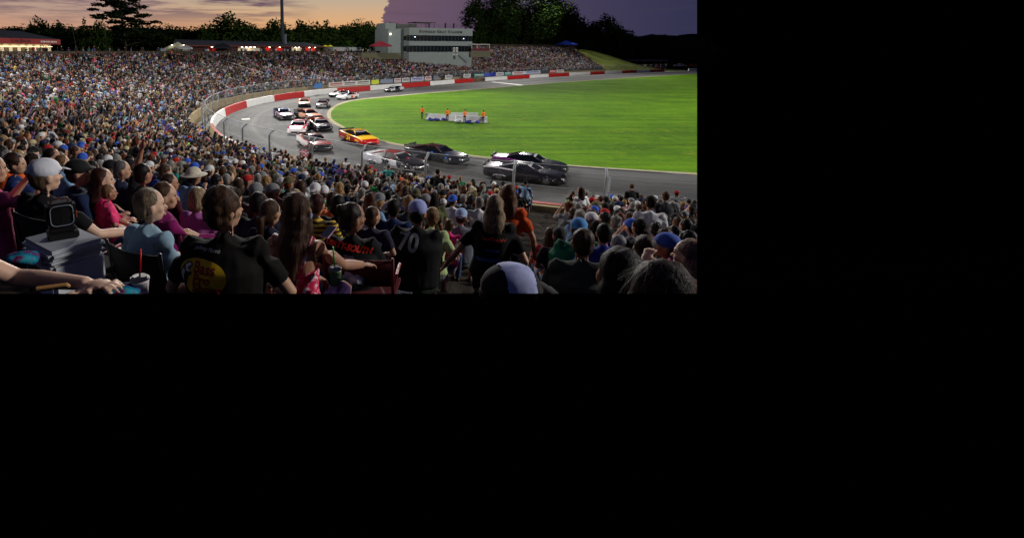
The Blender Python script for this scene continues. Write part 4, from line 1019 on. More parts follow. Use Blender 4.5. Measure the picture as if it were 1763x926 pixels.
slab('terrace_wall', 810, 844, 89, 99, 164, 168, 6, mat('greenish_concrete', (92, 90, 72), .9), 'tan retaining wall right of the control tower', 'wall', 'thing')
# pavilion frame right of the tower
o, L, h = slab('viewing_deck', 812, 843, 88.4, 89, 163.5, 167.5, 5, M_TW, 'white framed viewing deck on the right of the control tower', 'deck')
bm = bmesh.new(); hh = 2.0
for x in (.1, L * .3, L - .1): tube(bm, [(x, .1, h), (x, .1, h + hh)], .07, n=5)
box(bm, (0, 0, h + hh), (L, 4, h + hh + .14)); obj('deck_frame', bm, mat('white_frame', (206, 210, 206)), o, smooth=False)
obj('deck_panel', B(((0, -.05, h), (L, -.003, h + .8))), mat('dark_red_panel', (86, 30, 34), .8, var=.5, scale=1.5), o, smooth=False)
# ------------------------------------------------------------------ concession buildings behind the rim
M_ROOF = mat('slate_roof', (44, 48, 58), .8, var=.2, scale=2); M_FAS = mat('red_fascia', (140, 26, 28), .6, var=.1); M_WARM = mat('lit_wall', (206, 196, 176), .8, var=.1)
M_REDW = mat('red_wall', (190, 30, 24), .8, var=.1); M_GREYW = mat('grey_gable', (128, 128, 116), .8)
def lamp(name, loc, e, parent, col=(1, .85, .6)):
    l = bpy.data.lights.new(name, 'POINT'); l.energy = e; l.color = col; l.shadow_soft_size = .12; o = bpy.data.objects.new(name, l); C.objects.link(o); o.location = loc; o.parent = parent
a = P(-25, 107, 80); b = P(90, 106, 94); x = b - a; x.z = 0; L = x.length; pxm = 90 / FOC
cb = empty('concession_building', a, math.atan2(x.y, x.x), 'long concession stand with red fascia and brightly lit white serving windows at the left', 'building'); 
H1 = 2.75
obj('wall', B(((0, 0, -2), (L, 6, H1))), M_WARM, cb, smooth=False)
obj('fascia', B(((-.6, -1.3, H1), (L + .9, -1.1, H1 + .85))), M_FAS, cb, smooth=False)
me = pydata([(-.6, -1.2, H1 + .86), (L + .9, -1.2, H1 + .86), (L - 3, 3, H1 + 2.2), (-.6, 3, H1 + 2.2), (L + .9, 7, H1 + .86), (-.6, 7, H1 + .86)], [(0, 1, 2, 3), (3, 2, 4, 5), (1, 4, 2)]); obj('roof', me, M_ROOF, cb, smooth=False)
bm = text_mesh('CONCESSIONS', .62, Matrix.Translation((L * .42, -1.34, H1 + .42)) @ Matrix.Rotation(R(90), 4, 'X'), .02, bold=.01); obj('lettering', bm, mat('dim_letters', (96, 40, 40), .6, var=0), cb, smooth=False)
bm = bmesh.new(); x_ = L * .72
for wd_ in (.25, .12, .5, .3, .42, .18, .0, .5, .36, .28): box(bm, (x_, -1.36, H1 + .28), (x_ + wd_, -1.31, H1 + .56)); x_ += wd_ + .1
bm = bm; obj('lettering', bm, mat('pale_letters', (206, 190, 180), .6, var=0), cb, smooth=False)
n = 8
for k in range(n):
    x0 = L - 1.2 - k * 1.72 - .6
    if x0 < 0: break
    wd = obj('serving_window', B(((x0, -.06, .75), (x0 + .95, -.003, 2.2))), mat('dark_opening', (70, 60, 44), .9), cb, smooth=False)
    bm = bmesh.new(); box(bm, (x0 - .1, -.9, 2.32), (x0 + 1.05, -.004, 2.38)); obj('awning_lamp', bm, mat('lamp_strip', (255, 236, 190), .5, var=0, emit=(255, 226, 170), estr=2.5), wd, smooth=False)
    lamp('serving_lamp', (x0 + .5, -.6, 2.15), 9, cb)
a = P(297, 94, 114); b = P(553, 93, 150); x = b - a; x.z = 0; L = x.length
cb = empty('concession_building', a, math.atan2(x.y, x.x), 'long low dark roofed concession building with gable end and red and white lit bays', 'building')
fx = lambda u: L * (u - 297) / (553 - 297) * (1 + .18 * (553 - u) / 256 * -1) if False else L * ((u - 297) * 128 ** 0 / 256)
H2 = 1.9
obj('wall', B(((3.2, .8, -2.2), (L, 8, H2))), mat('dark_wall', (60, 22, 22), .8), cb, smooth=False)
me = pydata([(-.2, -.8, H2 + .1), (L + .4, -.8, H2 + .1), (L - 2, 4, H2 + 1.15), (3.2, 4, H2 + 1.35), (L + .4, 9, H2 + .1), (6, 9, H2 + .1)], [(0, 1, 2, 3), (3, 2, 4, 5), (1, 4, 2)]); obj('roof', me, M_ROOF, cb, smooth=False)
me = pydata([(-3.0, -1.0, -2), (3.4, -1.0, -2), (3.4, -1.0, H2 * .55), (.9, -1.0, H2 + .75), (-3.0, -1.0, H2 * .55), (-3, -.6, -2), (3.4, -.6, -2), (3.4, -.6, H2 * .55), (.9, -.6, H2 + .75), (-3, -.6, H2 * .55)], [(0, 1, 2, 3, 4), (9, 8, 7, 6, 5), (2, 7, 8, 3), (3, 8, 9, 4)]); obj('gable', me, M_GREYW, cb, smooth=False)
obj('fascia', B(((3.2, -.9, H2 - .22), (L + .4, -.82, H2 + .1))), mat('dark_red_fascia', (88, 24, 26), .7), cb, smooth=False)
for u0, u1, m_, e in ((349, 361, M_REDW, 28), (396, 434, M_WARM, 30), (444, 453, M_REDW, 22), (463, 476, M_REDW, 22), (494, 514, M_WARM, 30), (523, 531, M_REDW, 18), (535, 544, M_REDW, 18)):
    x0, x1 = fx(u0), fx(u1); bay = obj('lit_bay', B(((x0, .70, -1.6), (x1, .796, H2 - .1))), m_, cb, smooth=False)
    bm = bmesh.new()
    for k in range(max(1, int((x1 - x0) / 1.6))): box(bm, (x0 + .3 + k * 1.3, -.35, H2 - .32), (x0 + .7 + k * 1.3, -.2, H2 - .24))
    obj('bay_lamp', bm, ml, bay, smooth=False); lamp('bay_light', ((x0 + x1) / 2, -.1, H2 - .45), e, cb, (1, .8, .6) if m_ is M_WARM else (1, .5, .35))
for x0 in (-.6, 2.2): lamp('gable_light', (x0 - .2, -1.5, H2 + .0), 22, cb, (1, .9, .6)); bm = bmesh.new(); ell(bm, (x0 - .2, -1.3, H2 + .05), (.12, .1, .08)); obj('gable_lamp', bm, ml, cb)
tent('canopy_tent', 320, 91, 112, 2.6, 1.0, mat('white_canvas', (190, 190, 196), .8), 'small white canopy tent in front of the grey gable')
tent('canopy_tent', 384, 91, 123, 4.4, 1.2, mat('dark_canvas', (34, 36, 44), .8), 'dark canopy tent before the long concession building')
slab('pale_roofed_stall', 574, 622, 81.5, 89, 160, 168, 4, mat('stall_white', (150, 152, 156), .8), 'low pale roofed stall right of the yellow parasols', 'stall')
# ------------------------------------------------------------------ poles
def mast(u, vb, d, h, r, lab, m=M_GALV):
    p = P(u, vb, d); o = empty('light_mast', (p.x, p.y, p.z), 0, lab, 'light mast', 'floodlight masts')
    bm = bmesh.new(); tube(bm, [(0, 0, 0), (0, 0, h)], [r, r * .55], n=12); obj('pole', bm, mat('mast_grey', (96, 104, 122), .5, metal=.3), o)
    obj('control_box', B(((-.0 + r, -.3, .8), (r + .55, .2, 4.4)), bevel=.03), mat('box_grey', (120, 128, 140), .5), o, smooth=False)
    bm = bmesh.new()
    for k in range(3): box(bm, (-2.2, -.1, h - 1.6 * k - .3), (2.2, .1, h - 1.6 * k - .1))
    cr = obj('crossarm', bm, M_GALV, o, smooth=False)
mast(487, 88, 142, 30, .50, 'tall steel floodlight mast behind the long concession building')
mast(883, 88, 246, 44, .75, 'tall steel floodlight mast among the big trees right of the tower')
p = P(133, 92, 92); o = empty('lamp_post', p, 0, 'small street lamp on a wooden post beside the left concession stand', 'lamp post')
bm = bmesh.new(); tube(bm, [(0, 0, 0), (-.5, 0, 4.9)], [.10, .07], n=8); obj('pole', bm, mat('weathered_wood', (86, 78, 74), .9), o)
bm = bmesh.new(); tube(bm, [(-.5, 0, 4.8), (-1.1, 0, 4.9)], .03, n=6); ell(bm, (-1.1, 0, 4.88), (.24, .12, .07)); obj('lamp_head', bm, M_GALV, o)
# handrails down the far stairways
for q, s0, s1, lab in ((q_at(452, 12, 4, 60), 10, sr - .2, 'long pale handrail running down the seating below the concession building'), (q_at(516, 10, 4, 60), 7, 17, 'shorter pale handrail lower in the far seating')):
    a = wp(q, s0, zf(s0) + 1.0); b = wp(q - 2, s1, zf(s1) + 1.0); bm = bmesh.new(); tube(bm, [V(0, 0, 0), b - a], .05, n=6)
    for k in range(7): c = (b - a) * (k / 6); tube(bm, [c, c - V(0, 0, 1.0)], .03, n=5)
    o = obj('handrail', bm, M_GALV, label=lab, cat='handrail'); o.location = a
# ------------------------------------------------------------------ trees, hills and bank
def leaf_mat(name, c1, c2):
    m = bpy.data.materials.new(name); m.use_nodes = True; t = NT(m.node_tree); b = t.n['Principled BSDF']
    tc = t.new('ShaderNodeTexCoord'); oi = t.new('ShaderNodeObjectInfo')
    n = t.noise(tc.outputs['Object'], 5, 4, .7); c = t.ramp(n, [(.35, lin(c1)), (.65, lin(c2))])
    t.c(c, b, 'Base Color'); b.inputs['Roughness'].default_value = .95; b.inputs['Specular IOR Level'].default_value = .03; return m
M_LEAF = leaf_mat('broad_leaves', (28, 42, 18), (54, 76, 28)); M_PINE = leaf_mat('pine_needles', (20, 30, 18), (34, 46, 26)); M_BARK = mat('bark', (52, 42, 34), .95, scale=6, bump=.4)
def crown_mesh(seed, nclump, nleaf, shape='round', ls=.022):
    r = random.Random(seed); v = []; f = []
    cl = []
    for k in range(nclump):
        while True:
            p = V(r.uniform(-1, 1), r.uniform(-1, 1), r.uniform(-1, 1))
            if p.length < 1 and (p.length > .35 or r.random() < .4): break
        if shape == 'round': c = V(p.x * .42, p.y * .42, .64 + p.z * .28); rad = r.uniform(.07, .15)
        elif shape == 'tall': wz = 1 - .5 * abs(p.z + .1); c = V(p.x * .38 * wz, p.y * .38 * wz, .58 + p.z * .36); rad = r.uniform(.06, .12)
        elif shape == 'pine': 
            z = .30 + .66 * k / nclump; wz = .46 * (1.08 - (z - .3) / .72) ** .6; a = r.uniform(0, 6.28); q = r.uniform(.15, 1) * wz
            c = V(math.cos(a) * q, math.sin(a) * q, z - q * .10); rad = r.uniform(.05, .10)
        cl.append((c, rad))
    for c, rad in cl:
        for _ in range(nleaf):
            d = V(r.gauss(0, 1), r.gauss(0, 1), r.gauss(0, 1)); d.normalize(); d *= rad * r.random() ** .45
            if shape == 'pine': d.z *= .28; d.x *= 1.25; d.y *= 1.25
            else: d.z *= .75
            p = c + d; n = V(r.gauss(0, 1), r.gauss(0, 1), r.gauss(0, 1) + .6).normalized(); x, y = frame_of(n); s = ls * r.uniform(.6, 1.3)
            b = len(v); v += [p + x * s, p + y * s * .6, p - x * s, p - y * s * .6]; f.append((b, b + 1, b + 2, b + 3))
    return pydata(v, f, 'crown'), cl
def trunk_mesh(seed, cl, shape):
    r = random.Random(seed); bm = bmesh.new(); top = .93 if shape == 'pine' else .72
    tube(bm, [(0, 0, 0), (.01, 0, .25), (-.01, .01, .5), (.01, 0, top)], [.022, .018, .013, .004] if shape != 'pine' else [.016, .014, .011, .003], n=8)
    for c, _ in r.sample(cl, min(len(cl), 26)):
        z = max(.2, c.z - (.12 if shape != 'pine' else -.01) - .2 * math.hypot(c.x, c.y)); tube(bm, [(0, 0, min(z, top - .03)), V(c.x * .5, c.y * .5, (z + c.z) / 2 + .01), c], [.008, .005, .002], n=5)
    me = bpy.data.meshes.new('trunk'); bm.to_mesh(me); bm.free(); return me
TT = {}
for nm, args in {'a': (1, 70, 60, 'round'), 'b': (2, 90, 55, 'round'), 'c': (3, 80, 60, 'tall'), 'd': (4, 60, 60, 'round', .026), 'p': (5, 95, 90, 'pine', .017), 'm': (6, 74, 130, 'round', .013), 'o': (8, 110, 110, 'round', .015)}.items():
    me, cl = crown_mesh(*args); TT[nm] = (me, trunk_mesh(args[0], cl, args[3]), args[3])
    me.materials.append(M_PINE if nm == 'p' else M_LEAF); TT[nm][1].materials.append(M_BARK)
RIMT = [(0, 67), (120, 83), (240, 100), (360, 117), (480, 133), (600, 152), (720, 175), (840, 201), (960, 228), (1200, 260)]
def rim_d(u): return float(np.interp(u, [a for a, _ in RIMT], [b for _, b in RIMT]))
def tree(u, vt, wpx, d, kind, lab=None, vb=88, group='trees behind the stadium', rot=None, full=1.0):
    if vb < 100 and d < rim_d(u) + 24: d = rim_d(u) + 24 + (d % 17)
    me, tr, sh = TT[kind]; b = P(u, vb, d); b.z = (5.0 if kind == 'p' else -3.0) if vb < 100 else -6.0; top = P(u, vt, d).z; H = top - b.z; wpx *= 1.18; wd = wpx / FOC * d / (.92 if sh != 'pine' else .95)
    o = empty('pine_tree' if sh == 'pine' else 'tree', b, rng.uniform(0, 6.28) if rot is None else rot, lab, 'tree', group)
    hs = H / {'round': .96, 'tall': .96, 'pine': .98}[sh]; o.scale = (wd, wd, hs)
    for n_, m_ in (('crown', me), ('trunk', tr)): c = bpy.data.objects.new(n_, m_); C.objects.link(c); c.parent = o
    return o
FT = [(216, -30, 124, 118, 'p', 'tall dark pine with open layered branches left of the middle of the skyline'),
      (176, 34, 30, 120, 'd', 'small loose tree just left of the tall pine'),
      (45, 44, 70, 150, 'a', 'low rounded tree above the left concession stand'), (72, 33, 54, 146, 'b', 'rounded tree between the left concession stand and the lamp post, taller of the pair'), (104, 38, 44, 148, 'd', 'rounded tree just left of the street lamp'),
      (147, 30, 34, 130, 'c', 'slim tree just right of the street lamp'),
      (392, 26, 96, 140, 'b', 'broad domed tree standing above the grey gable roof'), (355, 40, 30, 142, 'a', 'small tree at the left foot of the broad domed tree'), (432, 42, 40, 146, 'd', 'low tree at the right foot of the broad domed tree'),
      (478, 32, 46, 140, 'd', 'thin flat topped tree right behind the left floodlight mast'), (527, 32, 60, 148, 'a', 'dense tree right of the left floodlight mast'), (562, 34, 54, 146, 'c', 'dense tree above the yellow parasols'),
      (590, 42, 40, 150, 'a', 'lower tree left of the round one by the tower'), (622, 36, 84, 142, 'o', 'big round dense tree left of the control tower'), (664, 40, 26, 150, 'd', 'small tree peeping out between round tree and tower'),
      (846, -24, 92, 186, 'm', 'tall leafy tree directly right of the control tower'), (902, -34, 124, 190, 'm', 'tallest leafy tree, behind the right floodlight mast'), (950, -4, 84, 198, 'm', 'tall tree right of the tallest one, with a leaning top'),
      (975, 14, 52, 200, 'b', 'dark tree above the blue canopy tent'), (1003, 36, 36, 205, 'a', 'shorter tree right of the blue canopy tent'), (1040, 28, 62, 208, 'b', 'dark tree alone against the storm cloud right of the tall group'), (1018, 44, 30, 206, 'd', 'small spreading tree at the left foot of the lone dark tree'), (1068, 50, 50, 212, 'a', 'low dark tree at the right foot of the lone dark tree'),
      (825, 52, 30, 180, 'a', 'low tree tucked against the right side of the tower'), (862, 58, 60, 178, 'b', 'low green tree under the tall ones, left one'), (925, 56, 70, 184, 'b', 'low green tree under the tallest one'), (990, 62, 70, 196, 'd', 'low green tree behind the blue tent'),
      (880, 20, 84, 282, 'o', 'dense dark tree filling in behind the right floodlight mast'), (838, 40, 56, 276, 'o', 'dense dark tree filling in right behind the tower corner'), (930, 26, 80, 286, 'o', 'dense dark tree farther back under the tall leaning one'), (968, 44, 70, 290, 'o', 'dense dark tree farther back above the blue tent'), (1012, 56, 70, 292, 'o', 'dense dark tree farther back between blue tent and lone tree'), (1060, 62, 76, 296, 'o', 'dense dark tree farther back at the foot of the bank')]
for t_ in FT: tree(*t_)
r = random.Random(9); k = 0
names = ['far left edge', 'left concession stand', 'street lamp', 'tall pine', 'pine', 'grey gable', 'long concession roof', 'left floodlight mast', 'yellow parasols', 'pale stall', 'control tower']
for row, (d, vt) in enumerate(((160, 58), (172, 52))):
    for u in range(-20, 700, 28):
        uu = u + r.uniform(-8, 8) + row * 17; nz = names[min(10, max(0, int(uu / 64)))]
        tree(uu, vt - 5 + r.uniform(-4, 4), 112, d + r.uniform(-5, 5), r.choice('oo'), f'dark tree {k % 21 + 1} from the left edge in the {"front" if row == 0 else "back"} row, by the {nz}'); k += 1
k = 0
for row, (d, vt) in enumerate(((300, 72), (330, 64))):
    for u in range(1000, 1200, 26):
        uu = u + row * 12; vv = vt + r.uniform(-4, 4) + max(0, (uu - 1050) * .02)
        tree(uu, vv, 70, d + r.uniform(-6, 6), r.choice('oa'), f'dark tree {"in front" if row == 0 else "farther back"} at the right, {k + 1} along from the grass bank', vb=108, group='dark wood at the far right'); k += 1
# hills on the horizon at the right
v = []; f = []
us = list(range(1040, 1215, 5))
for u in us:
    vv = 63 - 4 * noise.noise(Vector((u * .035, 3, 1))) - 5 * math.exp(-((u - 1190) / 22) ** 2) - 3 * math.exp(-((u - 1122) / 12) ** 2)
    p = P(u, vv, 700); v += [(p.x, p.y, -5), p, (p.x * 1.3, p.y * 1.3, -5)]
for k in range(len(us) - 1):
    for j in range(2): f.append((3 * k + j, 3 * k + 3 + j, 3 * k + 4 + j, 3 * k + 1 + j))
me = pydata(v, f); clip_mesh(me); obj('hills', me, mat('far_woods', (26, 32, 30), .95, scale=.05), kind='structure')
for u0, u1, v0, v1, lab in ((1092, 1112, 63.5, 67, 'far flat roofed building on the hill, left one'), (1134, 1150, 60.5, 65, 'far building on the hill in the middle'), (1152, 1166, 61.5, 65.5, 'far building on the hill just right of the middle one')):
    a = P(u0, v1, 560); b = P(u1, v1, 560); h = P(u0, v0, 560).z - a.z; L = b.x - a.x; o = empty('distant_building', a, 0, lab, 'building', 'buildings on the far hill')
    obj('wall', B(((0, 0, -8), (L, 10, h * .7))), mat('far_wall', (70, 72, 84), .9), o, smooth=False); me = pydata([(-1, -1, h * .7), (L + 1, -1, h * .7), (L + 1, 11, h * .7), (-1, 11, h * .7), (0, 5, h * 1.1), (L, 5, h * 1.1)], [(0, 1, 5, 4), (2, 3, 4, 5), (0, 4, 3), (1, 2, 5)]); obj('roof', me, mat('far_roof', (46, 48, 62), .9), o, smooth=False)
# grass bank falling away from the end of the stand
def bank_b(t, b, tc):
    o = tc.outputs['Object']; n1 = t.noise(o, .35, 5, .65); n2 = t.noise(o, 4, 5, .7)
    c = t.ramp(n1, [(.3, lin((70, 84, 34))), (.7, lin((104, 112, 52)))]); c = t.mix(t.math('MULTIPLY', t.math('SUBTRACT', n2, .52), 4, clamp=True), c, lin((112, 104, 66))); t.c(c, b, 'Base Color')
M_BANK = g_mat('bank_grass', bank_b)
v = []; f = []; QS = np.arange(q_end + .6, q_end + 62, 2.0); SS = np.arange(1.8, 40, 1.5)
for q in QS:
    t_ = (q - q_end - 2.4) / 52; fall = max(0, math.cos(min(1, t_) * math.pi / 2)) ** 1.3
    for s in SS:
        bump = .35 * noise.noise(Vector((q * .15, s * .2, 0))); z = max(-.02, (zf(s, q) * min(1, max(0, (s - 1.8) / 5)) * (1 if s < 27 else max(0, 1 - (s - 27) / 12))) * fall + bump * fall)
        v.append(wp(q + qe(min(s, 28)) - q_end, s, z))
m_ = len(SS)
for i in range(len(QS) - 1):
    for j in range(m_ - 1): a = i * m_ + j; f.append((a, a + m_, a + m_ + 1, a + 1))
me = pydata(v, f); clip_mesh(me); obj('grass_bank', me, M_BANK, kind='structure')
# pit area beyond the far right of the track
a = P(1082, 108, 262); b = P(1150, 108, 262); o = empty('pit_canopy', a, 0, 'long low white roofed pit shelter at the far right', 'shelter')
L = b.x - a.x; obj('roof', B(((0, 0, .8), (L, 8, 1.15))), mat('pit_roof', (120, 118, 124), .8), o, smooth=False)
for k in range(6): bm = bmesh.new(); tube(bm, [(L * k / 5, .2, -3.2), (L * k / 5, .2, .8)], .12, n=5); obj('post', bm, M_GALV, o)
def pickup(u, vb, d, rz, col, lab, grp='vehicles parked in the pits', van=False):
    p = P(u, vb, d); p.z = max(0.0, p.z); o = empty('van' if van else 'pickup_truck', p, rz, lab, 'van' if van else 'pickup truck', grp)
    h = 1.15; prof = [(-2.7, .45), (-2.7, h), (-.5, h), (-.5, 1.85), (.9, 1.85), (1.35, h), (2.7, h - .1), (2.75, .5)] if not van else [(-2.7, .4), (-2.7, 2.2), (1.5, 2.2), (2.1, 1.3), (2.7, 1.1), (2.75, .45)]
    n = len(prof); vv = [(x, s * .95, z) for s in (-1, 1) for x, z in prof]; ff = [tuple(range(n)), tuple(range(n, 2 * n))[::-1]] + [(j, n + j, n + (j + 1) % n, (j + 1) % n) for j in range(n)]
    obj('body', pydata(vv, ff), mat('paint_%d_%d_%d' % col, col, .35, coat=.4, var=.03), o, smooth=False)
    obj('window', B(((-.35, -.96, 1.25), (.85, -.952, 1.7))) if not van else B(((.6, -.96, 1.35), (1.7, -.952, 1.95))), M_CGL, o, smooth=False)
    for x in (-1.7, 1.8):
        for s in (-1, 1): bm = bmesh.new(); tube(bm, [(x, s * .72, .38), (x, s * .98, .38)], .38, n=16); obj('wheel', bm, M_TYRE, o)
for a_ in ((1092, 119, 236, .1, (150, 30, 30), 'red pickup truck parked under the left end of the pit shelter'), (1112, 119, 240, .05, (170, 150, 120), 'tan pickup truck parked under the middle of the pit shelter'), (1132, 119, 244, .1, (120, 26, 28), 'dark red pickup truck at the right end of the pit shelter'), (1170, 116, 262, 0, (190, 192, 198), 'white pickup truck at the far right of the pits'), (1191, 116.5, 266, .1, (160, 30, 40), 'red pickup truck at the far right edge of the pits')): pickup(*a_)
# ------------------------------------------------------------------ crowd beyond the nearest three hundred: one mass
PARTC = {'body': 0, 'shirt': 1, 'trousers': 2, 'hair': 3, 'cap': 4, 'shoe': 5}
def lowpoly(J, lod, **kw):
    P_ = figure(J, lod=lod, **kw); vs = []; ls = []; cnt = []; pid = []; off = 0
    for p, b in P_.items():
        if p == 'shoe' and lod == 0: b.free(); continue
        b.verts.index_update(); co = np.array([v.co[:] for v in b.verts]); vs.append(co); pid += [PARTC[p]] * len(co)
        for f in b.faces: ls += [v.index + off for v in f.verts]; cnt.append(len(f.verts))
        off += len(co); b.free()
    return np.vstack(vs), np.array(ls), np.array(cnt), np.array(pid)
def crowd_templates(lod):
    T = []
    r = random.Random(3 + lod)
    poses = ['lap', 'knee', 'lean', 'cross', 'lap', 'lap', 'knee', 'face', 'bench', 'cross']
    for i, p in enumerate(poses + ['stand', 'standh', 'walk']):
        for hv in range(3):
            st = i >= len(poses)
            ps = p if not st else ('down', 'hip', 'cross')[i - len(poses)]
            fem = hv == 1
            J = joints(ps, stand=st, lean=r.uniform(0, .12) if p != 'lean' else .22, fem=fem, turn=r.uniform(-.7, .7), arm=[ps, 'lap'] if ps in ('up', 'point', 'face') and not st and r.random() < .7 else None, heavy=r.choice([1, 1, 1.1, 1.22]) if not fem else r.choice([1, 1.12]))
            T.append((lowpoly(J, lod, hair=r.choice(['long', 'pony', 'bob', 'straight']) if fem else 'short', sleeve='long' if r.random() < .12 else 'short', shorts=r.random() < .38, hat=('front' if r.random() < .7 else 'back') if hv == 2 else None), st))
    return T
def make_crowd(items, lod, rnd):
    T = crowd_templates(lod); sit = [t for t in T if not t[1]]; std = [t for t in T if t[1]]
    VV = []; LL = []; CC = []; COL = []; off = 0
    for (d, x, y, z, q, k, u, v) in items:
        (vs, ls, cnt, pid), _ = rnd.choice(std if rnd.random() < .04 or k == 99 else sit)
        a = facing(x, y, q) + rnd.gauss(0, .35); s = rnd.uniform(.88, 1.06)
        if rnd.random() < .08: s *= .75
        ca, sa = math.cos(a) * s, math.sin(a) * s
        p = np.empty_like(vs); p[:, 0] = vs[:, 0] * ca - vs[:, 1] * sa + x + rnd.uniform(-.05, .05); p[:, 1] = vs[:, 0] * sa + vs[:, 1] * ca + y + rnd.uniform(-.05, .05)
        p[:, 2] = vs[:, 2] * s + z + (1 - s) * .0
        pal = np.array([lin(pick(SKINS, rnd)[1]), lin(pick(SHIRTS, rnd)[1]), lin(pick(TROU, rnd)[1]), lin(pick(HAIRS, rnd)[1]), lin(pick(CAPS, rnd)[1]), (.05, .05, .05, 1)])
        pal[:, :3] *= rnd.uniform(.6, 1.2); pal[1, :3] = pal[1, :3] * .8 + pal[1, :3].mean() * .2
        VV.append(p); LL.append(ls + off); CC.append(cnt); COL.append(pal[pid]); off += len(p)
    return np.vstack(VV), np.concatenate(LL), np.concatenate(CC), np.vstack(COL), off
def build_crowd(rest):
    rnd = random.Random(21)
    mid = [s for s in rest if s[0] < 48]; far = [s for s in rest if s[0] >= 48]
    a = make_crowd(mid, 1, rnd); b = make_crowd(far, 0, rnd)
    V_ = np.vstack([a[0], b[0]]); L = np.concatenate([a[1], b[1] + a[4]]); N_ = np.concatenate([a[2], b[2]]); K = np.vstack([a[3], b[3]])
    st = np.r_[0, np.cumsum(N_)[:-1]]; out_ = (V_ - np.array(EYEV)) @ np.array(R_N) > 0      # drop faces past the right edge
    bad = np.maximum.reduceat(out_[L].astype(int), st) > 0; L = L[~np.repeat(bad, N_)]; N_ = N_[~bad]
    me = bpy.data.meshes.new('crowd'); me.vertices.add(len(V_)); me.vertices.foreach_set('co', V_.astype(np.float32).ravel())
    me.loops.add(len(L)); me.loops.foreach_set('vertex_index', L.astype(np.int32)); me.polygons.add(len(N_))
    st = np.r_[0, np.cumsum(N_)[:-1]]; me.polygons.foreach_set('loop_start', st.astype(np.int32)); me.polygons.foreach_set('loop_total', N_.astype(np.int32))
    me.update(); me.validate()
    at = me.color_attributes.new('tint', 'FLOAT_COLOR', 'POINT'); at.data.foreach_set('color', K.astype(np.float32).ravel())
    m = bpy.data.materials.new('crowd_clothes'); m.use_nodes = True; t = NT(m.node_tree); n = t.new('ShaderNodeAttribute', attribute_name='tint')
    t.c(n, t.n['Principled BSDF'], 'Base Color'); t.n['Principled BSDF'].inputs['Roughness'].default_value = .85; t.n['Principled BSDF'].inputs['Specular IOR Level'].default_value = .2
    obj('crowd', me, m, label='packed mass of seated spectators filling the curved stands', cat='crowd', kind='stuff')
    print('crowd', len(mid), len(far), len(N_))
# ------------------------------------------------------------------ nearest people, one by one
SH = {n: c for n, c, _ in SHIRTS}; SK = {n: c for n, c, _ in SKINS}; HR = {n: c for n, c, _ in HAIRS}; TR = {n: c for n, c, _ in TROU}
def hair_mat(c):
    nm = 'strand_hair_%d_%d_%d' % c
    if nm in MATS: return MATS[nm]
    m = bpy.data.materials.new(nm); m.use_nodes = True; MATS[nm] = m; t = NT(m.node_tree); b = t.n['Principled BSDF']
    tc = t.new('ShaderNodeTexCoord'); mp = t.new('ShaderNodeMapping'); mp.inputs['Scale'].default_value = (110, 110, 7); t.c(tc.outputs['Object'], mp)
    n = t.noise(mp.outputs[0], 1, 3, .6); d = tuple(int(x * .45) for x in c); e = tuple(min(255, int(x * 1.25 + 4)) for x in c)
    t.c(t.ramp(n, [(.3, lin(d)), (.7, lin(e))]), b, 'Base Color'); b.inputs['Roughness'].default_value = .55; b.inputs['Specular IOR Level'].default_value = .2
    bp = t.new('ShaderNodeBump'); bp.inputs['Strength'].default_value = .6; bp.inputs['Distance'].default_value = .006; t.c(n, bp, 'Height'); t.c(bp, b, 'Normal'); return m
def skin_mat(c):
    nm = 'near_skin_%d_%d_%d' % c
    if nm in MATS: return MATS[nm]
    m = mat(nm, c, .5, var=.10, scale=14, bump=.06, spec=.4); m.node_tree.nodes['Principled BSDF'].inputs['Subsurface Weight'].default_value = .06; return m
def pattern_mat(kind, c1, c2):
    m = bpy.data.materials.new('printed_cloth'); m.use_nodes = True; t = NT(m.node_tree); b = t.n['Principled BSDF']; tc = t.new('ShaderNodeTexCoord'); o = tc.outputs['Object']
    if kind == 'floral':
        n = t.noise(o, 26, 4, .7); c = t.ramp(n, [(.44, lin(c1)), (.5, lin(c2)), (.62, lin((236, 226, 230)))])
    elif kind == 'stripe':
        s = t.new('ShaderNodeSeparateXYZ'); t.c(o, s); f = t.math('FRACT', t.math('MULTIPLY', s.outputs[2], 22)); c = t.ramp(f, [(.0, lin(c1)), (.45, lin(c1)), (.5, lin(c2)), (.95, lin(c2))], 'CONSTANT')
    elif kind == 'mesh':
        s = t.new('ShaderNodeSeparateXYZ'); t.c(o, s); c = t.mix(t.math('LESS_THAN', t.math('ADD', t.math('MULTIPLY', s.outputs[1], 1), 0), .0), lin(c1), lin(c2))
    elif kind == 'heather':
        n = t.noise(o, 120, 2, .7); c = t.mix(n, lin(c1), lin(c2))
    t.c(c, b, 'Base Color'); b.inputs['Roughness'].default_value = .85; b.inputs['Specular IOR Level'].default_value = .2; return m
def roughen(me, amp, sc, stretch=(1, 1, 1), seed=0):
    n = len(me.vertices); co = np.empty(n * 3); me.vertices.foreach_get('co', co); no = np.empty(n * 3); me.vertices.foreach_get('normal', no); co = co.reshape(-1, 3); no = no.reshape(-1, 3)
    for i in range(n):
        p = Vector((co[i][0] * sc * stretch[0] + seed, co[i][1] * sc * stretch[1], co[i][2] * sc * stretch[2])); co[i] += no[i] * amp * noise.noise(p)
    me.vertices.foreach_set('co', co.ravel()); me.update()
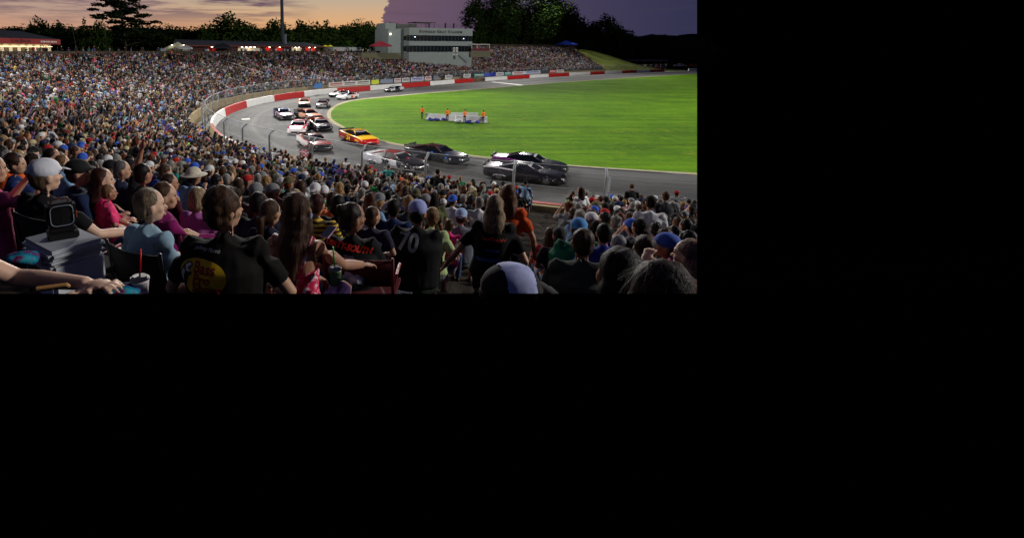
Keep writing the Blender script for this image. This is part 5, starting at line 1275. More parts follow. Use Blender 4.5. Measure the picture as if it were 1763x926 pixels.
def strands(me, cnt, L, w_, seed, spread=.25):
    r = random.Random(seed); vs = me.vertices; out = bmesh.new(); out.from_mesh(me)
    for _ in range(cnt):
        p = vs[r.randrange(len(vs))]; n = p.normal.copy(); d = (V(0, 0, -1) + V(r.gauss(0, spread), r.gauss(0, spread), r.gauss(0, spread)))
        d = (d - n * d.dot(n)); 
        if d.length < .05: continue
        d.normalize(); s = d.cross(n).normalized() * w_; a = p.co - n * .002; l = L * r.uniform(.5, 1.3); q = [a, a + d * l * .5 + n * .002, a + d * l + n * r.uniform(-.006, .003)]
        pv = [(out.verts.new(x - s * k), out.verts.new(x + s * k)) for x, k in zip(q, (1, .8, .15))]
        for (x0, x1), (y0, y1) in zip(pv, pv[1:]): out.faces.new((x0, x1, y1, y0))
    out.to_mesh(me); out.free()
HEROES = []
def hero(label, short, u, v, d, yaw, shirt, skin='a', hairc=(40, 26, 18), scale=1.0, trou='denim', cap=None, capm=None, shirtm=None, vox=.011, eyes=True, cat='person', **k):
    fk = dict(hair='short', sleeve='short', shorts=False, hat=None, hand_q=False, tank=False); fk.update({a: k.pop(a) for a in list(k) if a in fk})
    J = joints(**k); P_ = figure(J, lod=2, **fk)
    hp = P(u, v, d); rz = R(yaw); rot = Matrix.Rotation(rz, 3, 'Z'); loc = hp - rot @ (J['head'] * scale)
    o = empty('person', loc, rz, label, cat, k.get('group')); o.scale = (scale,) * 3
    mw = Matrix.Translation(loc) @ Matrix.Rotation(rz, 4, 'Z') @ Matrix.Scale(scale, 4)
    if isinstance(shirt, str): shirt = SH[shirt]
    sm = shirtm or mat('cloth_%d_%d_%d' % shirt, shirt, .88, var=.16, scale=6, bump=.25, spec=.2)
    tc_ = TR.get(trou, trou) if isinstance(trou, str) else trou
    parts = {}
    for nm, bm in P_.items():
        if nm == 'shoe' and d < 5: pass
        vx = vox * (1.0 if nm in ('body', 'cap') else 1.25) * (1.5 if d > 4.5 else 1)
        me = remeshed(bm, vx, 3 if nm in ('shirt', 'trousers') else 2 if nm == 'hair' else 1, nm)
        if nm == 'shirt': roughen(me, .009, 8, (1, 1, .5), u * .1); roughen(me, .004, 24, (1, 1, .5), u * .2)
        if nm == 'trousers': roughen(me, .012, 12, seed=u)
        if nm == 'hair':
            cur = fk['hair'] == 'curly'
            roughen(me, .013 if cur else .008, 26 if cur else 30, (1, 1, 1 if cur else .3), u); strands(me, 2600 if d < 4.2 else 600, .035 if fk['hair'] in ('short', 'curly', 'bob') else .09, .0008, int(u), .5 if cur else .2)
        clip_mesh(me, mw=mw)
        if not len(me.polygons): continue
        mm = {'body': skin_mat(SK[skin]), 'shirt': sm, 'trousers': mat('cloth_%d_%d_%d' % tc_, tc_, .85, var=.2, scale=10, bump=.3, spec=.2), 'shoe': M_BLK, 'hair': hair_mat(hairc), 'cap': capm or mat('capcloth_%d_%d_%d' % (cap or (20, 20, 20)), cap or (20, 20, 20), .85, var=.12, scale=12, bump=.2)}[nm]
        parts[nm] = obj(nm, me, mm, o)
    if eyes and d < 7:
        rm = Matrix.Rotation(J['turn'], 3, 'Z') @ Matrix.Rotation(J['tilt'], 3, 'X')
        for s in (-1, 1):
            bm = bmesh.new(); ell(bm, J['head'] + rm @ V(s * .032, .083, .008), (.013, .008, .007), rm, 10, 6); e = obj('eye', bm, mat('eye_dark', (30, 24, 22), .2, var=0), o)
    if fk['hat'] == 'front' and 'cap' in parts and d < 8:
        rm = Matrix.Rotation(J['turn'], 3, 'Z') @ Matrix.Rotation(J['tilt'], 3, 'X'); bm = bmesh.new(); ell(bm, J['head'] + rm @ V(0, -.104, .022), (.040, .016, .026), rm, 14, 8); obj('strap_opening', bm, hair_mat(hairc), parts['cap'])
    HEROES.append((label, short, u, v, d, o, parts, J, mw)); HERO_XY.append((loc.x, loc.y, u, v, d if d < 9 else -1))
    return o, parts, J, mw
def back_print(parts, me, m, name, off=.004, y0=-1.0, dirn=(0, 1, 0)):
    sh = parts['shirt']; bm = bmesh.new(); bm.from_mesh(sh.data); tree_ = BVHTree.FromBMesh(bm); bm.free()
    b = bmesh.new(); b.from_mesh(me); bmesh.ops.triangulate(b, faces=b.faces)
    for _ in range(2):
        es = [e for e in b.edges if e.calc_length() > .018]
        if es: bmesh.ops.subdivide_edges(b, edges=es, cuts=1); bmesh.ops.triangulate(b, faces=b.faces)
    dd = Vector(dirn).normalized(); drop = []
    for v in b.verts:
        h = tree_.ray_cast(v.co - dd * 1.0, dd)
        if h[0] is None: drop.append(v)
        else: v.co = h[0] - dd * off
    bmesh.ops.delete(b, geom=drop, context='VERTS'); out = bpy.data.meshes.new(name); b.to_mesh(out); b.free()
    return obj(name, out, m, sh, smooth=True)
def tm(s, size, x, z, rot=0, **k):       # flat text facing -Y in the figure's frame
    return text_mesh(s, size, Matrix.Translation((x, 0, z)) @ Matrix.Rotation(R(90), 4, 'X') @ Matrix.Rotation(R(rot), 4, 'Z'), 0.0, **k)
def arms(l=None, r=None): return [l, r]
# --- left
hero('person at the left edge in a pink shirt clapping hands in front of the face', 'clapping person in pink', -14, 292, 4.0, -30, 'bright pink', shirtm=mat('clap_pink', (200, 70, 120), .85, bump=.2), arm=[((-.24, .2, .85), (-.05, .30, 1.08)), ((.28, .22, .92), (.10, .32, 1.10))], fem=True, hair='long', hairc=(60, 40, 26), turn=-.3)
hero('curly haired woman in navy with hands at her face, beyond the white cap', 'curly haired woman in navy', 27, 283, 5.6, -60, (30, 48, 96), pose='face', fem=True, hair='curly', hairc=(44, 24, 18), turn=-.3)
hero('man in black shirt and white mesh cap seen from behind, arm over his denim knee', 'man in the white cap', 78, 303, 3.9, -26, (16, 16, 19), skin='c', cap=(212, 213, 222), hat='front', hair='short', hairc=(90, 70, 54), heavy=1.35, scale=1.06, shorts=True, arm=['knee', ((.34, .16, .80), (.34, .50, .72))], turn=-.25)
hero('man in navy shirt and black cap in profile beside the white mesh cap', 'man in the black cap', 135, 298, 4.9, -52, (26, 38, 70), skin='a', cap=(16, 16, 18), hat='front', heavy=1.15, scale=1.05, turn=-.35, hairc=(60, 50, 44))
hero('balding bearded man in dark shirt seated beyond the white mesh cap', 'bearded man', 90, 271, 6.6, -55, (30, 30, 34), skin='b', hair='short', hairc=(30, 22, 18), turn=-.3)
hero('child with orange ear defenders in a light blue shirt between the two capped men', 'child with ear defenders', 108, 281, 6.0, -45, (120, 160, 200), hairc=(110, 80, 50), scale=.8)
hero('woman with long dark brown hair in bright pink, holding a toddler', 'woman with the toddler', 177, 310, 4.9, -55, (226, 46, 110), skin='c', fem=True, hair='long', hairc=(58, 30, 22), turn=-.3, arm=['cross', 'cross'], trou='denim')
hero('toddler with light brown hair in pink, held on the lap of the dark haired woman', 'toddler in pink', 188, 332, 4.5, -60, (222, 60, 116), skin='b', fem=True, hair='short', hairc=(120, 88, 58), scale=.62)
hero('grey haired man in a dark navy tee looking right, beyond the toddler', 'grey haired man in navy', 210, 293, 6.2, -50, (30, 36, 60), hairc=(96, 92, 92), turn=-.3, heavy=1.1)
hero('dark haired person in black top and blue collar with one arm raised', 'dark haired person with raised arm', 247, 300, 5.6, -35, (22, 22, 26), skin='b', hairc=(20, 14, 12), arm=['up', 'lap'], hair='short')
hero('short haired grey blond woman in a pale blue grey tee in a dark folding chair', 'woman in the pale blue tee', 258, 354, 3.45, -32, (132, 160, 178), skin='c', fem=True, hair='short', hairc=(112, 96, 78), heavy=1.12, turn=-.45, arm=[((-.27, .04, .80), (-.22, .34, .72)), ((.27, .02, .76), (.24, .24, .58))])
hero('man in a magenta long sleeved sweater, in profile, forearm stretched right', 'man in the magenta sweater', 284, 338, 4.3, -52, (122, 20, 88), skin='a', hairc=(70, 46, 30), sleeve='long', turn=-.35, arm=['lap', ((.20, .24, .86), (.20, .50, .80))], trou='black')
hero('woman in a lilac tee with blond grey hair tied low, behind the curly haired man', 'woman in the lilac tee', 342, 342, 5.1, -30, (158, 84, 148), skin='c', fem=True, hair='bob', hairc=(140, 118, 92), heavy=1.2)
hero('person in a pale denim shirt and white cowboy hat', 'person in the cowboy hat', 334, 304, 6.8, -34, (110, 138, 172), skin='b', hat='wide', cap=(206, 196, 176), heavy=1.1)
hero('person in maroon top seated just left of the white cowboy hat', 'person in maroon', 292, 316, 6.0, -45, (66, 18, 30), hairc=(52, 34, 24), skin='b', turn=-.4)
# --- the man with the printed shirt
_, pb, Jb, mwb = hero('big wavy haired man in a black tee with yellow oval back print', 'big man with the yellow print', 386, 360, 2.95, -4, (18, 15, 14), skin='a', hair='curly', hairc=(66, 44, 30), heavy=1.30, scale=1.06, turn=-.75, trou='black', arm=[((-.34, .05, .74), (-.2, .3, .64)), ((.36, .05, .74), (.2, .34, .64))], vox=.010)
M_YEL = mat('yellow_print', (216, 176, 16), .7, var=.06); M_RPR = mat('red_print', (150, 24, 20), .7, var=.05); M_WPR = mat('white_print', (216, 214, 206), .7, var=.05); M_GPR = mat('dark_print', (24, 30, 28), .7, var=.1)
cx, cz = -.085, .905
bm = bmesh.new(); ring = [bm.verts.new((cx + 0.146 * math.cos(a) , 0, cz + .094 * math.sin(a))) for a in np.linspace(0, 2 * math.pi, 40, endpoint=False)]; c0 = bm.verts.new((cx, 0, cz))
for j in range(40): bm.faces.new((c0, ring[j], ring[(j + 1) % 40]))
me = bpy.data.meshes.new('oval'); bm.to_mesh(me); bm.free(); back_print(pb, me, M_YEL, 'oval_print', .004)
for s_, x, z, sz in (('Bass', cx + .018, cz + .050, .074), ('Pro', cx + .006, cz - .004, .070), ('Shops', cx + .036, cz - .056, .074)): back_print(pb, tm(s_, sz, x, z, -3, bold=.0022, shear=.12), M_RPR, 'print_lettering', .0075)
back_print(pb, tm('Johnny Morris', .026, cx + .02, cz + .135, -3, shear=.5), M_WPR, 'signature_print', .004)
def poly(pts): return pydata([(x, 0, z) for x, z in pts], [tuple(range(len(pts)))])
fish = [(-.128, -.05), (-.142, -.02), (-.136, .012), (-.118, .045), (-.088, .070), (-.062, .074), (-.052, .058), (-.070, .036), (-.048, .020), (-.078, .004), (-.088, -.03), (-.094, -.062), (-.112, -.072)]
back_print(pb, poly([(cx + x, cz + z) for x, z in fish]), M_GPR, 'fish_print', .0085)
back_print(pb, poly([(cx + x, cz + z) for x, z in [(-.138, -.03), (-.132, .005), (-.112, .03), (-.098, .02), (-.112, -.01), (-.118, -.05)]]), M_WPR, 'fish_belly_print', .0105)
back_print(pb, poly([(cx + x, cz + z) for x, z in [(-.10, .05), (-.07, .068), (-.058, .060), (-.082, .042), (-.06, .026), (-.09, .024)]]), M_WPR, 'fish_jaw_print', .0105)
# --- centre
hero('short dark haired man in navy between the big man and the pony tail', 'short haired man in navy', 446, 350, 5.2, -20, (24, 28, 46), hairc=(18, 14, 12), skin='d', turn=-.3)
hero('brown haired woman with a low ponytail in dark navy', 'woman with the ponytail', 466, 366, 4.5, -20, (24, 24, 48), fem=True, hair='pony', hairc=(66, 44, 30), turn=-.2)
M_FLOR = pattern_mat('floral', (196, 24, 66), (214, 60, 104))
_, pd, Jd, mwd = hero('woman with long straight brown hair in a pink floral dress, reaching right', 'long haired woman in the floral dress', 513, 362, 3.25, -24, (200, 40, 80), shirtm=M_FLOR, skin='b', fem=True, hair='straight', hairc=(70, 46, 34), scale=1.0, tank=True, shorts=True, trou=(60, 44, 92), hand_q=True, arm=[((-.20, .08, .80), (-.05, .30, .66)), ((.25, .18, .84), (.30, .40, .765))], vox=.0085, tilt=.1)
# her bare upper back: the dress is cut low, with two straps
bmx = bmesh.new(); bmx.from_mesh(pd['shirt'].data); bmesh.ops.bisect_plane(bmx, geom=list(bmx.verts) + list(bmx.edges) + list(bmx.faces), plane_co=(0, 0, .865), plane_no=(0, 0, 1), clear_outer=True); bmx.to_mesh(pd['shirt'].data); bmx.free()
bmx = bmesh.new(); bmx.from_mesh(pd['body'].data); tr_ = BVHTree.FromBMesh(bmx); bmx.free()
bm = bmesh.new()
for s in (-1, 1):
    path = []
    for x, z in ((s * .075, .85), (s * .085, .90), (s * .098, .95), (s * .108, 1.0), (s * .112, 1.035)):
        h = tr_.ray_cast(V(x, -1, z), V(0, 1, 0)); path.append((h[0] if h[0] else V(x, -.08, z)) + V(0, -.004, 0))
    path += [V(s * .112, .0, 1.078), V(s * .10, .06, 1.04)]; tube(bm, path, [(.012, .005)] * len(path), n=8)
obj('strap', bm, M_FLOR, pd['shirt'])
M_STR = pattern_mat('stripe', (60, 46, 26), (206, 170, 60))
hero('person in a brown and yellow striped shirt hidden behind the long haired woman', 'person in stripes', 546, 352, 5.4, -20, (120, 100, 50), shirtm=M_STR, hairc=(60, 26, 20))
hero('person in a black hooded top behind the hair bun', 'person in the black hood', 583, 352, 6.0, -20, (18, 18, 22), hairc=(16, 14, 14), skin='e', hair='bob', sleeve='long', heavy=1.15)
_, ps_, Js, mws = hero('woman with dark hair bun, black tee with red lettering, in a red folding chair', 'woman with the bun', 607, 375, 4.25, -14, (14, 14, 17), skin='b', fem=True, hair='bun', hairc=(36, 24, 20), heavy=1.45, scale=1.08, turn=-.85, arm=['lap', 'lap'])
M_REDP = mat('orange_red_print', (236, 60, 34), .7, var=.05)
back_print(ps_, tm('DIRTY-SOUTH', .058, -.01, 1.035, -7, bold=.003, shear=.25), M_REDP, 'print_lettering', .004)
back_print(ps_, poly([(-.03, .99), (.05, .98), (.05, .965), (-.03, .975)]), mat('grey_print', (110, 110, 112), .7), 'print_lettering', .004)
back_print(ps_, poly([(.07, .91), (.14, .90), (.135, .878), (.10, .886), (.10, .893), (.125, .89), (.07, .90)]), M_REDP, 'mark_print', .004)
back_print(ps_, poly([(.09, .955), (.12, .95), (.098, .92), (.088, .923)]), M_REDP, 'mark_print', .004)
hero('brown haired child looking right beside the hair bun', 'child beside the bun', 642, 372, 5.2, -20, (46, 40, 60), fem=True, hair='bob', hairc=(70, 44, 30), scale=.85, turn=-.6)
_, pt_, *_r = hero('dark haired man in a navy tee with a pale blue print, beyond the bun', 'man with the pale blue print', 678, 358, 6.4, -18, (22, 42, 84), hairc=(16, 13, 12), skin='d')
back_print(pt_, poly([(-.05, .96), (.03, 1.0), (.05, .93), (-.02, .90)]), mat('cyan_print', (90, 190, 220), .7), 'chest_mark_print', .005); back_print(pt_, poly([(-.10, .88), (.02, .89), (.01, .86), (-.1, .85)]), mat('cyan_print', (90, 190, 220), .7), 'chest_mark_print', .005)
_, p7, J7, mw7 = hero('heavy man in black shirt numbered 70 and a pale blue cap', 'man with number 70', 719, 366, 5.5, -16, (13, 13, 16), skin='b', hairc=(30, 24, 20), hat='front', cap=(150, 160, 214), heavy=1.45, scale=1.12, sleeve='long', shorts=True, trou=(34, 42, 34), arm=['knee', 'lean'], lean=.05)
M_70 = mat('grey_numeral', (150, 156, 156), .7, var=.1)
back_print(p7, tm('70', .20, -.055, .985, -3, bold=.006, shear=.0), M_70, 'shirt_number', .005)
hero('woman in a pale green tee with curly light brown hair leaning to her right', 'woman in pale green', 745, 374, 6.6, -20, (168, 184, 130), skin='b', fem=True, hair='curly', hairc=(120, 92, 64), heavy=1.35, lean=.12, arm=['knee', 'hip'], shorts=True)
hero('child in a bright pink top between the pale green tee and the grey tee', 'child in bright pink', 774, 388, 7.0, -20, (220, 40, 130), fem=True, hairc=(70, 50, 34), scale=.78)
hero('man in a grey tee and pale blue grey cap, seated at the aisle', 'man in the grey tee', 794, 373, 7.6, -20, (96, 102, 114), skin='a', hat='back', cap=(150, 176, 214), heavy=1.2, shorts=True, trou='grey')
# --- women on the stairs
_, pw, *_r = hero('woman with long grey blond hair in black tee walking down the stairs', 'woman in black on the stairs', 852, 354, 5.6, -18, (15, 15, 17), skin='a', fem=True, stand=True, hair='long', hairc=(128, 108, 84), heavy=1.3, scale=1.05, trou='black', arm=[((-.36, .02, 1.12), (-.50, .08, .90)), ((.34, -.04, 1.1), (.30, .12, .90))], hand_q=True, lean=.05)
scr = bmesh.new(); pts_ = [(-.11 + .0145 * k, 0, 1.33 + (.016 if k % 2 else -.012) * (1.6 if k in (1, 7, 12) else .8)) for k in range(18)]
for a_, b_ in zip(pts_, pts_[1:]):
    q_ = [scr.verts.new(x) for x in ((a_[0], 0, a_[2] - .004), (b_[0], 0, b_[2] - .004), (b_[0], 0, b_[2] + .004), (a_[0], 0, a_[2] + .004))]; scr.faces.new(q_)
back_print(pw, bm_mesh(scr, 'script'), M_REDP, 'script_print', .005); back_print(pw, poly([(-.08, 1.235), (.10, 1.235), (.06, 1.21), (-.05, 1.215)]), mat('blue_print', (50, 84, 150), .7), 'back_mark_print', .005)
back_print(pw, poly([(-.16, 1.13), (.08, 1.145), (.10, 1.115), (-.15, 1.10)]), mat('blue_print', (50, 84, 150), .7), 'back_mark_print', .005)
hero('woman with shoulder length brown hair in an orange tee a step further down the stairs', 'woman in orange on the stairs', 876, 333, 6.8, -22, (196, 74, 26), skin='b', fem=True, stand=True, hair='long', hairc=(86, 56, 36), heavy=1.15, scale=1.08, trou='black', arm=['down', ((.32, .0, 1.1), (.34, .14, .86))], hand_q=True)
# --- right
hero('man in a green tee and bright blue cap, seated beyond the grey polo', 'man in green', 996, 394, 6.2, -14, (16, 92, 66), skin='a', hat='back', cap=(74, 134, 196), heavy=1.7, scale=1.1, hairc=(40, 30, 24))
hero('man with cropped hair in a dark olive grey polo shirt, right of the aisle', 'man in the polo', 1003, 418, 4.3, -14, (62, 68, 60), skin='a', hair='short', hairc=(62, 44, 36), heavy=1.35, scale=1.06)
hero('dark haired man in a royal blue shirt just right of the polo shirt', 'man in royal blue', 1040, 402, 5.6, -14, (30, 44, 130), hairc=(22, 16, 14), skin='a', heavy=1.2)
hero('person in black cap and dark shirt left of the green tee', 'person in the black cap', 963, 407, 6.8, -12, (30, 26, 48), hat='back', cap=(14, 14, 16), skin='b')
hero('person in a coral red top at the aisle edge', 'person in coral', 948, 404, 7.6, -14, (196, 62, 70), fem=True, hair='long', hairc=(60, 40, 30))
hero('elderly person with thin grey hair between royal blue shirt and brown haired head', 'grey haired person', 1064, 420, 6.2, -14, (90, 60, 80), hairc=(120, 118, 122), skin='a')
hero('short brown haired head and dark shirt left of the blue mesh cap', 'brown haired head', 1109, 428, 4.2, -12, (28, 26, 30), skin='a', hairc=(56, 38, 30), scale=1.0)
M_CAPB = mat('capcloth_blue_mesh', (52, 84, 176), .8, var=.25, scale=16, bump=.2)
hero('man in a red shirt with a blue and pale mesh cap tilted to the left', 'man in the blue mesh cap', 1147, 424, 4.6, 20, (150, 28, 40), skin='b', hat='front', capm=M_CAPB, heavy=1.2, turn=.7, tilt=.1)
hero('grey brown haired person at the right edge with a hand raised to the chin', 'person at the right edge', 1186, 440, 3.5, 10, (110, 40, 54), skin='c', fem=True, hair='bob', hairc=(128, 96, 86), arm=[((-.30, .2, .92), (-.12, .30, 1.08)), 'lap'], hand_q=True, turn=.5)
hero('big dark brown head of hair in the bottom row right of the polo shirt', 'dark haired head in the bottom row', 1066, 474, 2.05, -10, (20, 16, 18), skin='b', fem=True, hair='bob', hairc=(20, 11, 9), scale=1.0)
hero('nearest head of auburn brown hair at the bottom right corner', 'auburn head in the corner', 1134, 512, 1.5, -6, (16, 14, 16), skin='b', fem=True, hair='straight', hairc=(38, 19, 14), scale=1.0)
hero('black cap with pale blue panel in the bottom row, brim to the right', 'capped head at the bottom', 880, 514, 1.8, -84, (12, 12, 14), skin='c', hat='front', cap=(18, 14, 18), hairc=(20, 16, 16), scale=1.0)
# pale panel of that cap
cp = HEROES[-1]; me = cp[6]['cap'].data.copy(); b = bmesh.new(); b.from_mesh(me)
hd = cp[7]['head']
for side in (1,):
    for f in list(b.faces):
        c = f.calc_center_median() - hd
        if not (-.05 < c.y < .06 and c.z > .04 and c.x > -.05) : b.faces.remove(f)
for v in b.verts: v.co += (v.co - hd).normalized() * .003
b.to_mesh(me); b.free(); me.materials.clear(); obj('cap_panel', me, mat('cap_mesh_pale', (170, 176, 220), .8, var=.2, scale=30), cp[6]['cap'])
# --- arms and knees reaching in at the lower left
hero('person beyond the left edge, forearms crossed, holding a folded card', 'person with the crossed arms', -176, 335, 1.72, -68, (18, 18, 22), skin='c', hand_q=True, heavy=1.1, hairc=(60, 40, 30), vox=.008, arm=[((-.20, .30, .80), (.02, .58, .82)), ((.26, .26, .76), (.08, .54, .80))], hair='short', shorts=True, trou=(40, 44, 60), eyes=False)
hero('person in an orange shirt in the front row at the fence, beside the chequered flag', 'person in orange at the fence', 497, 267, 33.5, -30, (240, 100, 20), arm=['lap', 'point'], eyes=False, vox=.02, hairc=(30, 22, 18))
hero('person in a bright light blue shirt just right of the orange shirt at the fence', 'person in light blue at the fence', 516, 276, 33.0, -30, (40, 150, 210), eyes=False, vox=.02, hairc=(26, 20, 18))
hero('dark shirted person rising above the front row with an arm stretched right, by the fence', 'person with outstretched arm', 545, 283, 31.5, -40, (24, 26, 32), arm=['lap', ((.30, .2, 1.0), (.52, .36, 1.12))], eyes=False, vox=.02, hairc=(30, 22, 18))
# ------------------------------------------------------------------ benches along the nearest rows
M_ALU = mat('bench_aluminium', (176, 178, 190), .35, metal=.75, var=.12, scale=5, bump=.06)
bn_i = 0
for k in range(NR):
    s = 2.7 + ROW * k; zb_ = zf(s)
    # where the row meets the aisle
    best = min((abs((wp(q, s + .45) - AX0).dot(AN) * 1.0), q) for q in np.arange(6, 40, .1) if wp(q, s + .45).y > -1)
    q0_ = best[1]; c = wp(q0_, s + .45)
    if c.y > 15 or c.y < 2.2: continue
    for side, nm in ((-1, 'left'), (1, 'right')):
        pts = []
        a0 = c + AN * side * (.66 if side > 0 else .60)
        tdir = (wp(q0_ + .5, s + .45) - wp(q0_ - .5, s + .45)).normalized()
        if tdir.dot(AN * side) < 0: tdir = -tdir
        L = 4.2; e = a0 + tdir * L
        if pix((a0.x, a0.y, zb_ + .42))[1] > 560: continue
        o = empty('bleacher_bench', (a0.x, a0.y, zb_), math.atan2(tdir.y, tdir.x), f'ribbed aluminium bench {side < 0 and "left" or "right"} of the aisle, {["nearest", "second nearest", "third nearest", "fourth", "fifth", "sixth", "seventh", "eighth", "ninth", "tenth", "eleventh", "twelfth", "thirteenth", "fourteenth", "fifteenth", "sixteenth", "seventeenth", "eighteenth", "nineteenth"][0]} row', 'bench', 'aluminium benches beside the aisle')
        mw = Matrix.Translation(o.location) @ Matrix.Rotation(o.rotation_euler.z, 4, 'Z')
        bm = bmesh.new(); box(bm, (0, -.14, .40), (L, .14, .425))
        for j in range(4): box(bm, (0, -.13 + j * .07, .4255), (L, -.095 + j * .07, .433))
        me = bm_mesh(bm, 'plank'); clip_mesh(me, mw=mw)
        if not len(me.polygons): bpy.data.objects.remove(o); continue
        obj('plank', me, M_ALU, o, smooth=False)
        me = bm_mesh(B(((-.006, -.145, .385), (-.001, .145, .436))), 'end_cap'); clip_mesh(me, mw=mw); (obj('end_cap', me, M_ALU, o, smooth=False) if len(me.polygons) else None)
        for x in (.25, 2.0, 3.8):
            bm = bmesh.new(); box(bm, (x, -.03, 0), (x + .05, .03, .40)); box(bm, (x, -.13, .36), (x + .05, .13, .399)); me = bm_mesh(bm, 'leg'); clip_mesh(me, mw=mw)
            if len(me.polygons): obj('leg', me, M_GALV, o, smooth=False)
        o['row_d'] = c.y; bn_i += 1
bl = [o for o in bpy.data.objects if o.name.startswith('bleacher_bench')]
for side in ('left', 'right'):
    gr = sorted([o for o in bl if side in o['label']], key=lambda o: o['row_d'])
    for j, o in enumerate(gr):
        o['label'] = f'ribbed aluminium bench {side} of the aisle, {["nearest row", "second row", "third row", "fourth row", "fifth row", "sixth row", "seventh row", "eighth row", "ninth row", "tenth row", "eleventh row", "twelfth row", "thirteenth row", "fourteenth row", "fifteenth row", "sixteenth row", "seventeenth row", "eighteenth row"][min(j, 17)]} from the camera'; del o['row_d']
# ------------------------------------------------------------------ cooler with a fan on it
def place(o, u, v, d, rz=0): o.location = P(u, v, d); o.rotation_euler = (0, 0, R(rz)); return o
co = empty('cooler', P(116, 481, 2.95), R(-38), 'grey hard cooler with a pale seam and dark handle, under the battery fan', 'cooler')
mwc = Matrix.Translation(co.location) @ Matrix.Rotation(co.rotation_euler.z, 4, 'Z')
M_COOL = mat('cooler_grey', (206, 209, 214), .5, var=.08, bump=.05); M_COOLD = mat('cooler_lid', (170, 174, 182), .5, var=.08)
def part_box(nm, lo, hi, m, par, mw, bev=.012):
    me = bm_mesh(B((lo, hi), bevel=bev), nm); clip_mesh(me, mw=mw); return obj(nm, me, m, par, smooth=False) if len(me.polygons) else None
part_box('body', (-.19, -.15, -.05), (.19, .15, .185), M_COOL, co, mwc, .02)
part_box('seam', (-.195, -.155, .186), (.195, .155, .20), mat('cooler_seam', (176, 178, 184), .5), co, mwc, .003)
part_box('lid', (-.20, -.16, .2005), (.20, .16, .262), M_COOLD, co, mwc, .022)
part_box('handle', (-.09, -.176, .10), (.09, -.151, .135), M_BLK, co, mwc, .008); part_box('latch', (.06, -.168, .16), (.10, -.157, .23), M_COOLD, co, mwc, .003); part_box('latch', (-.10, -.168, .16), (-.06, -.157, .23), M_COOLD, co, mwc, .003)
fn = empty('battery_fan', co.location + V(-.01, 0.02, .264), R(34), 'black square battery fan with pale rimmed grille, standing on the grey cooler', 'fan')
bm = bmesh.new(); box(bm, (-.12, -.10, 0), (.12, .10, .06)); box(bm, (-.10, -.08, .0605), (.10, .09, .10)); bmesh.ops.bevel(bm, geom=list(bm.edges), offset=.01, segments=2, affect='EDGES'); obj('base', bm, M_BLK, fn, smooth=False)
bm = B(((-.115, -.07, .101), (.115, .08, .315)), bevel=.025); obj('housing', bm, M_BLK, fn, smooth=False)
bm = bmesh.new(); pts = []
for k in range(33):
    a = 2 * math.pi * k / 32; c_, s_ = math.cos(a), math.sin(a); pts.append((-.0 + .088 * math.copysign(abs(c_) ** .45, c_), -.078, .208 + .088 * math.copysign(abs(s_) ** .45, s_)))
tube(bm, pts, .0045, n=6); obj('grille_rim', bm, mat('fan_rim', (120, 126, 142), .4), fn)
bm = bmesh.new()
for k in range(9): z = .135 + k * .018; tube(bm, [(-.08, -.074, z), (.08, -.074, z)], .0018, n=4)
obj('grille', bm, mat('fan_grille', (26, 27, 30), .5), fn)
obj('power_switch', B(((.116, -.02, .16), (.121, .02, .22))), mat('orange_switch', (220, 90, 30), .5), fn, smooth=False)
fn.scale = (.68,) * 3
bm = bmesh.new(); tube(bm, [(-.07, 0, .31), (-.06, 0, .345), (.06, 0, .345), (.07, 0, .31)], .010, n=6); obj('handle', bm, mat('fan_handle', (70, 40, 40), .6), fn)
# ------------------------------------------------------------------ drinks
def cup(u, v, d, r, h, m, straw, lean, lab, lid=True):
    o = empty('drink_cup', P(u, v, d), 0, lab, 'cup'); mw = Matrix.Translation(o.location)
    bm = bmesh.new(); tube(bm, [(0, 0, 0), (0, 0, h * .9), (0, 0, h)], [r * .78, r * .98, r], n=28); me = bm_mesh(bm, 'cup_body'); clip_mesh(me, mw=mw)
    if len(me.polygons): obj('cup_body', me, m, o)
    bm = bmesh.new(); tube(bm, [(0, 0, h + .001), (0, 0, h + .008)], [r * 1.05, r * 1.03], n=28); tube(bm, [(0, 0, h + .0085), (0, 0, h + .016)], [r * .85, r * .8], n=28); obj('lid', bm, mat('cup_lid', (206, 204, 206), .35), o)
    bm = bmesh.new(); tube(bm, [(0, 0, h), (lean * .5, 0, h + .07), (lean, 0, h + .15)], .0045, n=8); obj('straw', bm, straw, o)
cup(243, 514, 2.35, .044, .10, mat('foam_cup', (196, 186, 190), .6, bump=.05), mat('red_straw', (216, 34, 26), .4, emit=None), .016, 'white foam cup with a red straw at the bottom, left of the big man')
cup(577, 489, 3.1, .042, .10, mat('clear_green_cup', (120, 150, 110), .25), mat('green_straw', (60, 180, 60), .4), -.012, 'clear plastic cup with green straw held at the knee of the floral dress')
